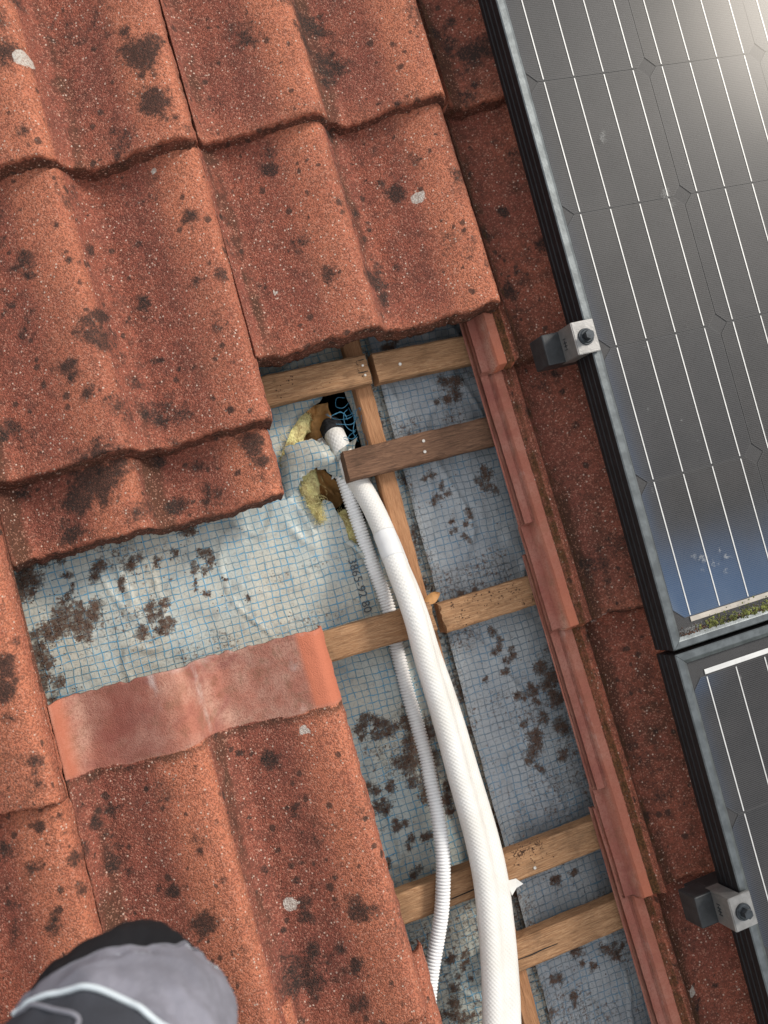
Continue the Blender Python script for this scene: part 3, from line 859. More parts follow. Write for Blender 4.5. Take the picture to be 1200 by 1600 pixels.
def sheet(name, xs, ys, mat, zoff, hole=None, lift_left=False, label=None):
    X, Y = np.meshgrid(xs, ys)
    nx, ny = len(xs), len(ys)
    Z = sheet_z(X, Y) + zoff
    if lift_left:
        Z = Z + 0.006 * np.exp(-(X - xs[0]) / 0.006)
    else:
        Z = np.where(X > 0.12, np.minimum(Z, zoff - 0.001), Z)
    dirt = blobs(X, Y, [(b[0], b[1], b[2] * 2.3, 0.74) for b in DIRT], 300, 0.0)
    dirt = np.maximum(dirt, blobs(X, Y, [(b[0], b[1], b[2] * 2.4, 0.26) for b in DIRT0], 310, 0.0))
    dirt = np.maximum(dirt, 0.32 * sstep(0.45, 0.75, fbm(X * 16, Y * 16, 75, 4)))
    if lift_left:
        dirt = np.maximum(dirt, 0.55 * np.exp(-(X - xs[0]) / 0.02) * fbm(X * 40, Y * 40, 76, 3))
        dirt = np.maximum(dirt, 0.38 * sstep(-0.2, -0.45, Y) * fbm(X * 20, Y * 20, 77, 3) * 1.4)
    else:
        dirt = np.maximum(dirt, 0.75 * sstep(0.146, 0.150, X) * fbm(X * 60, Y * 40, 78, 3))
        dirt = np.maximum(dirt, 0.40 * sstep(-0.44, -0.56, Y) * (fbm(X * 25, Y * 25, 79, 3) + 0.2))
    V = np.stack([X, Y, Z], -1).reshape(-1, 3)
    F = grid_faces(nx, ny)
    if hole is not None:
        Fa = np.array(F)
        cx = V[Fa, 0].mean(1)
        cy = V[Fa, 1].mean(1)
        ins = in_poly(cx, cy, hole)
        keep = Fa[~ins]
        gone = set(Fa[ins].ravel().tolist())
        used = set(keep.ravel().tolist())
        for i in gone & used:
            q = snap_poly(V[i, :2], hole)
            V[i, 0], V[i, 1] = q
            V[i, 2] += 0.0015 + 0.003 * rng.random()
        remap = -np.ones(len(V), int)
        ids = np.array(sorted(used))
        remap[ids] = np.arange(len(ids))
        V = V[ids]
        dirt = dirt.ravel()[ids]
        F = remap[keep].tolist()
    o = mesh_obj(name, V, F, mat, roof, True, None, {'dirt': dirt.ravel()})
    if label: o['label'] = label
    return o

fineY = np.arange(-0.84, 0.20, 0.003)
YS = np.concatenate([np.arange(-1.30, -0.86, 0.05), fineY, np.arange(0.24, 1.10, 0.05)])
XL = np.concatenate([np.arange(-0.90, -0.36, 0.05), np.arange(-0.34, 0.200, 0.003)])
XR = np.concatenate([[0.1625, 0.1635, 0.165, 0.1675], np.arange(0.170, 0.34, 0.003), np.arange(0.36, 1.25, 0.05)])
under_l = sheet('underlay_sheet', XL, YS, M_FILM_L, 0.0, HOLE, False, 'pale underlay sheet with a blue grid and a torn hole')
under_r = sheet('underlay_sheet', XR, YS, M_FILM_R, 0.0035, None, True, 'greyer underlay sheet lapped over the pale one, right of the counter batten')

# torn flap arching over the hole
FLAPL = [(0.012, -0.004), (0.024, 0.017), (0.039, 0.022), (0.055, 0.022), (0.069, 0.015), (0.078, 0.003), (0.087, -0.011), (0.095, -0.027)]
FLAPR = [(0.016, -0.04), (0.029, -0.029), (0.04, -0.018), (0.051, -0.014), (0.061, -0.017), (0.075, -0.026), (0.084, -0.037), (0.095, -0.037)]
def flap():
    A = catmull([(x, y, 0) for x, y in FLAPL], 5)
    B = catmull([(x, y, 0) for x, y in FLAPR], 5)
    n = len(A)
    m = 9
    V = []
    for i in range(n):
        t = i / (n - 1)
        arch = math.sin(math.pi * t) ** 0.8
        for j in range(m):
            s = j / (m - 1)
            p = A[i].lerp(B[i], s)
            if j in (0, m - 1):
                p = p + Vector((rng.uniform(-1, 1), rng.uniform(-1, 1), 0)) * 0.0022
            z = 0.003 + arch * (0.010 + 0.018 * math.sin(math.pi * (0.15 + 0.75 * s)))
            if i > n - 8:
                z += 0.004
            V.append((p.x, p.y, z + 0.0015 * math.sin(9 * t + 4 * s)))
    return mesh_obj('torn_flap', V, grid_faces(m, n), M_FILM_L, under_l, True, None, {'dirt': [0.05] * len(V)})
flap()
def flap_small():
    # pale torn tongue beside the conduit, and the scrap caught at the end of the short batten
    A = catmull([(0.078, -0.105, 0.002), (0.085, -0.120, 0.012), (0.089, -0.136, 0.010), (0.091, -0.152, 0.002)], 5)
    V = []
    for i, p in enumerate(A):
        t = i / (len(A) - 1)
        w = 0.010 * (1 - t) + 0.0015
        for j in range(4):
            s = j / 3
            V.append((p.x - w * (1 - s), p.y - 0.002 * s, p.z + 0.004 * math.sin(math.pi * s)))
    mesh_obj('torn_flap', V, grid_faces(4, len(A)), M_FILM_L, under_l, True, None, {'dirt': [0.0] * len(V)})
    V = []
    for i in range(9):
        t = i / 8
        for j in range(5):
            s = j / 4
            V.append((0.083 + 0.030 * t - 0.012 * s, 0.000 + 0.012 * t - 0.030 * s, 0.020 + 0.008 * math.sin(3 * t + 5 * s) - 0.004 * s + 0.004 * math.sin(math.pi * t)))
    mesh_obj('torn_flap', V, grid_faces(5, 9), M_FILM_L, under_l, True, None, {'dirt': [0.0] * len(V)})
flap_small()

def tube(name, pts, r, mat, parent=None, seg=8, step=0.002, loc=None):
    P, s = resample(catmull(pts, 8), step)
    Tn, A, B = frames(P)
    V = []
    for i in range(len(P)):
        rad = r(s[i] / s[-1]) if callable(r) else r
        for k in range(seg):
            a = 2 * math.pi * k / seg
            V.append(P[i] + rad * (math.cos(a) * A[i] + math.sin(a) * B[i]))
    F = []
    for i in range(len(P) - 1):
        for k in range(seg):
            k2 = (k + 1) % seg
            F.append([i * seg + k, i * seg + k2, (i + 1) * seg + k2, (i + 1) * seg + k])
    F.append(list(range(seg))[::-1])
    F.append([(len(P) - 1) * seg + k for k in range(seg)])
    return mesh_obj(name, V, F, mat, parent, True, loc)

strands = [
    [(0.121, 0.060, 0.004), (0.108, 0.052, 0.012), (0.100, 0.056, 0.010), (0.104, 0.066, 0.008), (0.113, 0.064, 0.010)],
    [(0.123, 0.043, 0.004), (0.110, 0.038, 0.012), (0.096, 0.041, 0.008), (0.086, 0.050, 0.004)],
    [(0.124, 0.037, 0.006), (0.112, 0.030, 0.014), (0.098, 0.033, 0.014), (0.090, 0.036, 0.010)],
    [(0.120, 0.024, 0.004), (0.111, 0.022, 0.012), (0.104, 0.030, 0.015), (0.106, 0.044, 0.012), (0.114, 0.050, 0.006)],
    [(0.119, 0.018, 0.004), (0.108, 0.012, 0.014), (0.098, 0.016, 0.018), (0.090, 0.006, 0.020)],
    [(0.116, 0.052, 0.005), (0.118, 0.036, 0.010), (0.112, 0.020, 0.012), (0.117, 0.008, 0.006)],
    [(0.102, 0.010, 0.020), (0.094, 0.014, 0.019), (0.086, 0.006, 0.018), (0.080, -0.004, 0.016)],
    [(0.099, -0.010, 0.020), (0.090, -0.006, 0.021), (0.082, -0.014, 0.016), (0.076, -0.016, 0.012)],
]
_rs = random.Random(77)
for _k in range(7):
    x, y = _rs.uniform(0.104, 0.122), _rs.uniform(0.010, 0.056)
    a = _rs.uniform(0, 6.28)
    pts_ = []
    for _j in range(5):
        pts_.append((x, y, 0.006 + _rs.uniform(0, 0.014)))
        a += _rs.uniform(-1.1, 1.1)
        x = min(0.126, max(0.086, x + 0.009 * math.cos(a)))
        y = min(0.066, max(-0.006, y + 0.009 * math.sin(a)))
    strands.append(pts_)
for s_ in strands:
    tube('loose_thread', s_, 0.00036, M_STRAND, under_l, 6, 0.002)

# the printing that runs along the left sheet
def text_mesh(body, size, mat, parent, Mx, name, depth=0.0):
    cu = bpy.data.curves.new(name, 'FONT')
    cu.body = body
    cu.size = size
    cu.extrude = depth
    cu.align_x = 'CENTER'
    cu.align_y = 'CENTER'
    to = bpy.data.objects.new(name, cu)
    COL.objects.link(to)
    bpy.context.view_layer.update()
    me = bpy.data.meshes.new_from_object(to.evaluated_get(bpy.context.evaluated_depsgraph_get()))
    bpy.data.objects.remove(to)
    me.materials.clear()
    me.materials.append(mat)
    me.transform(Mx)
    return me
tm = text_mesh('3865-92 80', 0.0150, M_INK, under_l, Matrix.Translation((0.0735, -0.163, 0)) @ Matrix.Rotation(R(-87), 4, 'Z'), 'printed_lettering')
for v in tm.vertices:
    v.co.z = float(sheet_z(np.array([v.co.x]), np.array([v.co.y]))[0]) + 0.0016
link(bpy.data.objects.new('printed_lettering', tm), under_l)

# what shows through the hole
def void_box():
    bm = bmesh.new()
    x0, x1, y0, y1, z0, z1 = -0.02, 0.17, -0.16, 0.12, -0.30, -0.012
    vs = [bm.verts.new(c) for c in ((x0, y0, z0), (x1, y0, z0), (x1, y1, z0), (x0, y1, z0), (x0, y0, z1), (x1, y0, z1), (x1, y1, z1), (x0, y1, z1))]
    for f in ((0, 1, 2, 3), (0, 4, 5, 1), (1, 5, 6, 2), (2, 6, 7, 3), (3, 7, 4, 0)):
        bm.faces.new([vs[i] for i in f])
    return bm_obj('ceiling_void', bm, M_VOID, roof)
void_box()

def lump(name, pts, rad, mat, parent, seed, rough=0.45, seg=14, flat=0.7):
    P, s = resample(catmull(pts, 6), 0.003)
    Tn, A, B = frames(P)
    V = []
    for i in range(len(P)):
        t = s[i] / s[-1]
        r0 = np.interp(t, np.linspace(0, 1, len(rad)), rad)
        for k in range(seg):
            a = 2 * math.pi * k / seg
            n = float(fbm(np.array([i * 0.35 + seed]), np.array([k * 0.9 + seed]), seed, 3)[0])
            rr = r0 * (1 - rough + 2 * rough * n)
            V.append(P[i] + rr * (math.cos(a) * A[i] + flat * math.sin(a) * B[i]))
    F = []
    for i in range(len(P) - 1):
        for k in range(seg):
            k2 = (k + 1) % seg
            F.append([i * seg + k, i * seg + k2, (i + 1) * seg + k2, (i + 1) * seg + k])
    F.append(list(range(seg))[::-1])
    F.append([(len(P) - 1) * seg + k for k in range(seg)])
    return mesh_obj(name, V, F, mat, parent, True)
lump('insulation_wool', [(0.017, 0.000, -0.006), (0.026, 0.014, -0.008), (0.038, 0.030, -0.010), (0.052, 0.046, -0.014), (0.068, 0.058, -0.018)], [0.005, 0.011, 0.016, 0.016, 0.009], M_WOOL, roof, 3)
lump('insulation_wool', [(0.046, -0.012, -0.010), (0.044, -0.034, -0.006), (0.045, -0.056, -0.003), (0.047, -0.074, 0.0005)], [0.014, 0.013, 0.008, 0.003], M_WOOL, roof, 5)
lump('insulation_wool', [(0.076, -0.070, -0.012), (0.082, -0.090, -0.010), (0.090, -0.112, -0.010), (0.098, -0.125, -0.010)], [0.008, 0.012, 0.013, 0.010], M_WOOL, roof, 8)

def fibres(name, paths, n, mat, parent, seed, spread, length, r, label=None):
    rs = random.Random(seed)
    V = []
    F = []
    for _ in range(n):
        path = rs.choice(paths)
        k = rs.random() * (len(path) - 1.001)
        i = int(k)
        p = Vector(path[i]).lerp(Vector(path[i + 1]), k - i)
        w = spread * (0.35 + 0.65 * math.sin(math.pi * min(1, max(0, k / (len(path) - 1)))))
        p += Vector((rs.gauss(0, w), rs.gauss(0, w), abs(rs.gauss(0, w * 0.6)) + w * 0.3))
        d = Vector((rs.gauss(0, 1), rs.gauss(0, 1), rs.gauss(0.1, 0.45))).normalized()
        up = Vector((rs.gauss(0, 1), rs.gauss(0, 1), rs.gauss(0, 1))).normalized()
        L = length * rs.uniform(0.4, 1.3)
        base = len(V)
        for j in range(5):
            t = j / 4
            q = p + d * (L * (t - 0.5)) + up * (L * 0.25 * math.sin(math.pi * t))
            s = d.cross(up).normalized() * r
            V += [q - s, q + s, q + up * r]
        for j in range(4):
            o = base + 3 * j
            for m in range(3):
                m2 = (m + 1) % 3
                F.append([o + m, o + m2, o + 3 + m2, o + 3 + m])
    o = mesh_obj(name, V, F, mat, parent, False)
    o['kind'] = 'stuff'
    return o
WP = [[(0.016, -0.002, -0.004), (0.026, 0.014, -0.006), (0.038, 0.030, -0.008), (0.052, 0.046, -0.011), (0.066, 0.056, -0.014)],
      [(0.048, -0.010, -0.008), (0.044, -0.034, -0.004), (0.045, -0.056, -0.001), (0.047, -0.076, 0.0015)],
      [(0.076, -0.070, -0.010), (0.082, -0.090, -0.008), (0.090, -0.112, -0.007), (0.096, -0.122, -0.007)]]
fibres('wool_fibre', WP, 1500, M_WOOL, roof, 31, 0.0055, 0.010, 0.00022)

def crumple(name, x0, x1, y0, y1, zf, seed, mat, parent, ang=0.0):
    xs = np.linspace(0, 1, 16)
    ys = np.linspace(0, 1, 16)
    X, Y = np.meshgrid(xs, ys)
    gx = x0 + (x1 - x0) * X
    gy = y0 + (y1 - y0) * Y
    n = fbm(X * 3.2, Y * 3.2, seed, 2)
    Z = zf(X, Y) + (np.abs(n - 0.5) - 0.1) * 0.05
    c, s = math.cos(ang), math.sin(ang)
    cx, cy = (x0 + x1) / 2, (y0 + y1) / 2
    rx = cx + (gx - cx) * c - (gy - cy) * s
    ry = cy + (gx - cx) * s + (gy - cy) * c
    V = np.stack([rx, ry, Z], -1).reshape(-1, 3)
    return mesh_obj(name, V, grid_faces(16, 16), mat, parent, False)
crumple('kraft_paper', 0.058, 0.092, 0.000, 0.068, lambda x, y: -0.028 + 0.018 * x + 0.004 * y, 4, M_KRAFT, roof, -0.12)
crumple('kraft_paper', 0.030, 0.078, -0.004, 0.052, lambda x, y: -0.052 + 0.010 * x, 9, M_KRAFT, roof, 0.35)
crumple('kraft_paper', 0.046, 0.086, -0.066, -0.006, lambda x, y: -0.040 + 0.008 * x, 14, M_KRAFT, roof, 0.5)

# ---------------------------------------------------------------- battens
def batten(x0, x1, yc, wid, z0, z1, mat, seed, name='batten', end0=0.0, end1=0.0, split=None, along='x', label=None):
    """board along x (or y), with worn arrises, a slightly bowed face and rough sawn ends"""
    L = x1 - x0
    n = max(8, int(L / 0.008))
    xs = np.linspace(0, L, n)
    hw = wid / 2
    b = 0.0022
    prof = [(-hw, 0), (-hw, 0.33), (-hw, 0.66), (-hw, 1 - b / (z1 - z0)), (-hw + b, 1)]
    m = 8
    for k in range(1, m):
        prof.append((-hw + b + (wid - 2 * b) * k / m, 1))
    prof += [(hw - b, 1), (hw, 1 - b / (z1 - z0)), (hw, 0.66), (hw, 0.33), (hw, 0)]
    np_ = len(prof)
    V = []
    for i, x in enumerate(xs):
        wob = (float(fbm(np.array([x * 6 + seed]), np.array([0.3]), seed, 2)[0]) - 0.5) * 0.004
        for k, (py, pz) in enumerate(prof):
            j = float(vnoise(np.array([x * 90 + seed]), np.array([k * 1.37]), seed + 2)[0]) - 0.5
            xx = x
            if i == 0: xx = x + (float(vnoise(np.array([k * 0.9]), np.array([seed * 1.1]), 5)[0])) * end0
            if i == n - 1: xx = x - (float(vnoise(np.array([k * 0.9]), np.array([seed * 1.3]), 6)[0])) * end1
            V.append((xx, py + wob + j * 0.0012, z0 + (z1 - z0) * pz + (j * 0.0007 if pz > 0.9 else 0)))
    F = []
    for i in range(n - 1):
        for k in range(np_ - 1):
            F.append([i * np_ + k, (i + 1) * np_ + k, (i + 1) * np_ + k + 1, i * np_ + k + 1])
        F.append([i * np_ + np_ - 1, (i + 1) * np_ + np_ - 1, (i + 1) * np_, i * np_])
    F.append([k for k in range(np_)])
    F.append([(n - 1) * np_ + k for k in range(np_)][::-1])
    o = mesh_obj(name, V, F, mat, roof, False)
    if along == 'x':
        o.location = (x0, yc, 0)
    else:
        o.location = (yc, x0, 0)
        o.rotation_euler = (0, 0, R(90))
    if label: o['label'] = label
    return o

def nail(parent, x, y, z, r=0.0024):
    bm = bmesh.new()
    cyl_bm(bm, (0, 0), r, -0.003, 0.0012, 10, r * 0.8)
    for v in bm.verts:
        v.co.x += 0.12 * v.co.z * (1 if x > 0.2 else -1)
    o = bm_obj('nail', bm, M_NAIL, parent)
    o.location = (x - parent.location.x, y - parent.location.y, z)
    return o

b1l = batten(-0.90, 0.1435, 0.0865, 0.036, 0.0205, 0.044, M_BATTEN, 1, end1=0.002)
b1r = batten(0.1505, 1.25, 0.0850, 0.036, 0.0205, 0.044, M_BATTEN, 2, end0=0.0015)
b2 = batten(0.0835, 1.25, -0.0215, 0.036, 0.0210, 0.046, M_OLD, 3, end0=0.0015, label='dark rough extra batten with two pale nails')
b3l = batten(-0.90, 0.1425, -0.2205, 0.036, 0.0205, 0.044, M_OLD if False else M_BATTEN, 4, end1=0.005)
b3r = batten(0.1490, 1.25, -0.2245, 0.036, 0.0205, 0.044, M_BATTEN, 5, end0=0.006)
b4 = batten(-0.90, 1.25, -0.5320, 0.036, 0.0205, 0.044, M_BATTEN, 6)
b5 = batten(0.118, 1.25, -0.6320, 0.036, 0.0205, 0.044, M_BATTEN, 7, end0=0.002)
for yc, sd in ((0.402, 8), (0.718, 9), (-0.85, 11), (-1.17, 12)):
    batten(-0.90, 1.25, yc, 0.036, 0.0205, 0.044, M_BATTEN, sd)
nail(b1r, 0.182, 0.084, 0.044)
nail(b2, 0.185, -0.0135, 0.046)
nail(b2, 0.183, -0.0265, 0.046)
nail(b4, 0.182, -0.541, 0.044)
for x in (0.100, 0.140):
    nail(b1l, 0.136, 0.086 + (x - 0.12) * 0.3, 0.0435, 0.0018)
# splits in the end of the left batten
def crack(parent, pts, w=0.0009, z=0.0447):
    V = []
    F = []
    for i, (x, y) in enumerate(pts):
        ww = w * (0.25 + math.sin(math.pi * (i + 0.5) / len(pts)))
        V += [(x, y - ww, z), (x, y + ww, z)]
        if i:
            a = 2 * i
            F.append([a - 2, a - 1, a + 1, a])
    V2 = [(x, y, z - 0.0004) for x, y, z in V]
    o = mesh_obj('split', V + V2, F, M_VOID, parent, False)
    o.location = (-parent.location.x, -parent.location.y, 0)
crack(b1l, [(0.130, 0.099), (0.129, 0.0975), (0.1285, 0.096), (0.1295, 0.0945), (0.131, 0.093)], 0.0006)
crack(b1l, [(0.129, 0.090), (0.1285, 0.0885), (0.1290, 0.087), (0.1300, 0.0855)], 0.0006)
crack(b1l, [(0.131, 0.0990), (0.135, 0.0985), (0.140, 0.0992)], 0.0004)
crack(b1l, [(0.128, 0.0845), (0.134, 0.0838), (0.141, 0.0842)], 0.0005)
crack(b4, [(0.060, -0.5405), (0.08, -0.5400), (0.10, -0.5392), (0.12, -0.5395)], 0.0006)
crack(b5, [(0.130, -0.6345), (0.150, -0.6350), (0.168, -0.6342), (0.185, -0.6346)], 0.0007)

cb = batten(-1.30, 1.05, 0.1365, 0.0215, 0.0015, 0.0200, M_RAFT, 21, name='counter_batten', along='y')
batten(-1.30, 1.05, -0.42, 0.0215, 0.0015, 0.0200, M_RAFT, 22, name='counter_batten', along='y')
batten(-1.30, 1.05, 0.70, 0.0215, 0.0035, 0.0200, M_RAFT, 23, name='counter_batten', along='y')

# ---------------------------------------------------------------- twin insulated pipe
pipe = empty('insulated_pipe', (0.117, -0.217, 0.07), 'thick white embossed twin pipe running from the torn hole down over the battens', 'pipe')
PC = [(0.095, 0.048, -0.052), (0.094, 0.032, -0.026), (0.0935, 0.012, -0.006), (0.0960, -0.018, 0.003), (0.1055, -0.050, 0.009), (0.1105, -0.086, 0.024), (0.1115, -0.122, 0.040),
      (0.1110, -0.154, 0.0535), (0.1120, -0.182, 0.063), (0.1130, -0.217, 0.0690), (0.1135, -0.258, 0.0695), (0.1165, -0.306, 0.069),
      (0.1185, -0.354, 0.068), (0.1195, -0.402, 0.067), (0.1210, -0.448, 0.066), (0.1215, -0.487, 0.065), (0.1195, -0.524, 0.065),
      (0.1130, -0.568, 0.066), (0.1045, -0.610, 0.068), (0.0945, -0.652, 0.070), (0.083, -0.693, 0.073), (0.075, -0.733, 0.078), (0.060, -0.79, 0.083), (0.045, -0.86, 0.088), (0.035, -0.95, 0.090), (0.030, -1.05, 0.090)]
ROLLV = [0.05, -0.217, -0.30, -0.354, -0.43, -0.487, -0.54, -0.60, -0.66, -0.75, -1.05]
ROLLA = [82, 64, 54, 48, 43, 38, 32, 27, 22, 16, 14]
def twin_profile(n=48, r=0.0134, sp=0.0122):
    """outline of two touching pipes in one jacket: angle -> point"""
    pts = []
    for k in range(n):
        a = 2 * math.pi * k / n
        d = np.array([math.cos(a), math.sin(a)])
        best = 0
        for cx in (-sp, sp):
            bq = d[0] * cx
            disc = bq * bq - cx * cx + r * r
            if disc >= 0:
                best = max(best, bq + math.sqrt(disc))
        lim = 0.0102 / max(abs(d[1]), 1e-6)
        best = max(best, min(lim, 0.0118)) if abs(d[0]) < 0.35 else best
        pts.append(best * d)
    P = np.array(pts)
    for _ in range(2):
        P = 0.5 * P + 0.25 * np.roll(P, 1, 0) + 0.25 * np.roll(P, -1, 0)
    return P
def pipe_sweep(name, s0, s1, mat, grow=0.0, step=0.003, parent=None, uv=True, wob=0.0):
    P, s = resample(catmull(PC, 10), step)
    Tn, A, B = frames(P)
    prof = twin_profile()
    n = len(prof)
    per = np.concatenate([[0], np.cumsum(np.linalg.norm(np.roll(prof, -1, 0) - prof, axis=1))])
    idx = [i for i in range(len(P)) if s0 <= P[i][1] <= s1]
    V = []
    UV = []
    for i in idx:
        roll = R(float(np.interp(-P[i][1], [-v for v in ROLLV], ROLLA)))
        # left lobe is carried on top: rotate the outline about the run of the pipe
        c, sn = math.cos(roll), math.sin(roll)
        for k in range(n):
            x, y = prof[k] * (1 + grow / 0.0138)
            xr = x * c - y * sn
            yr = x * sn + y * c
            q = wob * (float(vnoise(np.array([s[i] * 60]), np.array([k * 0.5]), 3)[0]) - 0.5)
            V.append(P[i] + (xr * (1 + q)) * A[i] + (yr * (1 + q)) * B[i])
    F = []
    fuv = []
    for a in range(len(idx) - 1):
        for k in range(n):
            k2 = (k + 1) % n
            F.append([a * n + k2, a * n + k, (a + 1) * n + k, (a + 1) * n + k2])
            fuv.append([(per[k + 1], s[idx[a]]), (per[k], s[idx[a]]), (per[k], s[idx[a + 1]]), (per[k + 1], s[idx[a + 1]])])
    F.append(list(range(n)))
    fuv.append([(0, 0)] * n)
    F.append([(len(idx) - 1) * n + k for k in range(n)][::-1])
    fuv.append([(0, 0)] * n)
    me = bpy.data.meshes.new(name)
    me.from_pydata([tuple(map(float, v)) for v in V], [], F)
    me.polygons.foreach_set('use_smooth', [True] * len(me.polygons))
    if uv:
        ul = me.uv_layers.new(name='UVMap')
        flat = [c for f in fuv for p in f for c in p]
        ul.data.foreach_set('uv', flat)
    me.materials.append(mat)
    o = bpy.data.objects.new(name, me)
    o.location = -pipe.location
    return link(o, pipe)
pipe_sweep('jacket', -1.05, 0.020, M_PIPE)
pipe_sweep('tape_wrap', -0.146, -0.112, M_SMOOTH, 0.0004, 0.002, uv=False, wob=0.03)
pipe_sweep('foam_end', 0.016, 0.026, M_FOAM, 0.0012, 0.002, uv=False, wob=0.25)
V = [(0.139, -0.537, 0.062), (0.150, -0.538, 0.063), (0.157, -0.547, 0.062), (0.148, -0.549, 0.061), (0.140, -0.555, 0.062)]
V += [(x, y, z - 0.0012) for x, y, z in V]
o = mesh_obj('tape_tail', V, [[0, 4, 3, 2, 1], [5, 6, 7, 8, 9], [0, 1, 6, 5], [1, 2, 7, 6], [2, 3, 8, 7], [3, 4, 9, 8], [4, 0, 5, 9]], M_PIPE, pipe, False)
o.location = -pipe.location

# ---------------------------------------------------------------- corrugated conduit
def conduit():
    pts = [(0.074, 0.028, -0.030), (0.079, 0.012, -0.012), (0.0825, -0.004, 0.000), (0.0850, -0.022, 0.006), (0.0862, -0.046, 0.0095), (0.0880, -0.075, 0.0105), (0.0902, -0.107, 0.0105), (0.0933, -0.144, 0.0105),
           (0.0968, -0.174, 0.0105), (0.0983, -0.200, 0.0105), (0.0972, -0.222, 0.0105), (0.0955, -0.249, 0.0105), (0.0940, -0.297, 0.013), (0.0938, -0.341, 0.018), (0.0915, -0.381, 0.028),
           (0.0875, -0.405, 0.036), (0.0840, -0.432, 0.044), (0.0795, -0.461, 0.050), (0.0735, -0.490, 0.0535), (0.0655, -0.517, 0.0548), (0.0560, -0.544, 0.0552), (0.0440, -0.570, 0.055),
           (0.0310, -0.595, 0.056), (0.0190, -0.620, 0.058), (0.0080, -0.646, 0.062), (-0.0030, -0.671, 0.067), (-0.0165, -0.695, 0.074), (-0.035, -0.73, 0.088), (-0.06, -0.775, 0.105), (-0.09, -0.83, 0.122), (-0.12, -0.90, 0.128)]
    P, s = resample(catmull(pts, 10), 0.00042)
    Tn, A, B = frames(P)
    seg = 20
    ph = np.mod(s, 0.0037) / 0.0037
    rad = 0.0089 - 0.0021 * np.exp(-((np.abs(ph - 0.5)) / 0.17) ** 2)
    a = np.linspace(0, 2 * math.pi, seg, endpoint=False)
    V = P[:, None, :] + rad[:, None, None] * (np.cos(a)[None, :, None] * A[:, None, :] + np.sin(a)[None, :, None] * B[:, None, :])
    V = V.reshape(-1, 3)
    i = np.arange(len(P) - 1)[:, None]
    k = np.arange(seg)[None, :]
    k2 = (k + 1) % seg
    F = np.stack([i * seg + k, i * seg + k2, (i + 1) * seg + k2, (i + 1) * seg + k], -1).reshape(-1, 4).tolist()
    o = mesh_obj('corrugated_conduit', V, F, M_COND, None, True)
    tag(o, 'thin pale grey corrugated conduit snaking beside the thick white pipe', 'conduit')
    return o
conduit()

# ---------------------------------------------------------------- solar panels
PZ = 0.185
FH = 0.040
LIP = 0.0125
CW = 0.1572
CP = 0.158
BB = CW / 4

def cell_mesh(bluing=None):
    c = 0.012
    hw = CW / 2
    nxs = np.unique(np.concatenate([[-hw, -hw + c, hw - c, hw], np.linspace(-hw, hw, 14)]))
    nys = np.unique(np.concatenate([[-hw, -hw + c, hw - c, hw], np.linspace(-hw, hw, 14)]))
    X, Y = np.meshgrid(nxs, nys)
    # chamfered corners: squash the corner cells on the diagonal
    ax_ = np.abs(X)
    ay_ = np.abs(Y)
    over = np.clip(ax_ + ay_ - (2 * hw - c), 0, None)
    X2 = X - np.sign(X) * over / 2
    Y2 = Y - np.sign(Y) * over / 2
    V = np.stack([X2, Y2, np.zeros_like(X)], -1).reshape(-1, 3)
    me = bpy.data.meshes.new('solar_cell')
    me.from_pydata(V.tolist(), [], grid_faces(len(nxs), len(nys)))
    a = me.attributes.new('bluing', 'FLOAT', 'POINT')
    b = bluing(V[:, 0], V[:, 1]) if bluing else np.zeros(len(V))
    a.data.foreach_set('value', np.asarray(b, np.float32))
    me.materials.append(M_CELL)
    return me

ME_CELL = cell_mesh()
bm = bmesh.new()
box_bm(bm, -0.0007, 0.0007, -CW / 2 + 0.0012, CW / 2 - 0.0012, 0.0003, 0.0006)
ME_BUS = bpy.data.meshes.new('busbar')
bm.to_mesh(ME_BUS)
bm.free()
ME_BUS.materials.append(M_TIN)

def frame_rail(parent, a, b, inward, m0, m1):
    """one mitred side of the frame from a to b, profile grooved on the outside"""
    prof = [(0.0, -FH), (0.0, -0.0335), (0.0011, -0.0330), (0.0011, -0.0315), (0.0, -0.0310), (0.0, -0.0240), (0.0011, -0.0235), (0.0011, -0.0215), (0.0, -0.0210),
            (0.0, -0.0130), (0.0008, -0.0125), (0.0008, -0.0115), (0.0, -0.0110), (0.0, -0.0012), (0.0012, 0.0), (LIP - 0.0045, 0.0), (LIP - 0.0035, -0.0004), (LIP, -0.0022), (LIP, -0.0060), (0.003, -0.0060), (0.003, -FH + 0.002), (0.028, -FH + 0.002), (0.028, -FH)]
    a = Vector(a); b = Vector(b)
    t = (b - a).normalized()
    w = Vector(inward)
    n = len(prof)
    V = []
    g = 0.00025
    for e, (p, sgn, mit) in enumerate(((a, 1, m0), (b, -1, m1))):
        for (d, z) in prof:
            q = p + w * d + t * sgn * (d * mit + g)
            V.append((q.x, q.y, PZ + z))
    F = []
    for k in range(n):
        k2 = (k + 1) % n
        F.append([k, k2, n + k2, n + k])
    F.append(list(range(n))[::-1])
    F.append([n + k for k in range(n)])
    me_o = mesh_obj('frame_rail', V, F, M_FRAME, parent, False)
    me_o.data.materials.append(M_SIDE)
    for p in me_o.data.polygons:
        if p.index <= 12 or p.index >= 18:
            p.material_index = 1
    bm = bmesh.new()
    bm.from_mesh(me_o.data)
    bmesh.ops.recalc_face_normals(bm, faces=bm.faces)
    bm.to_mesh(me_o.data)
    bm.free()
    me_o.location = -parent.location
    return me_o

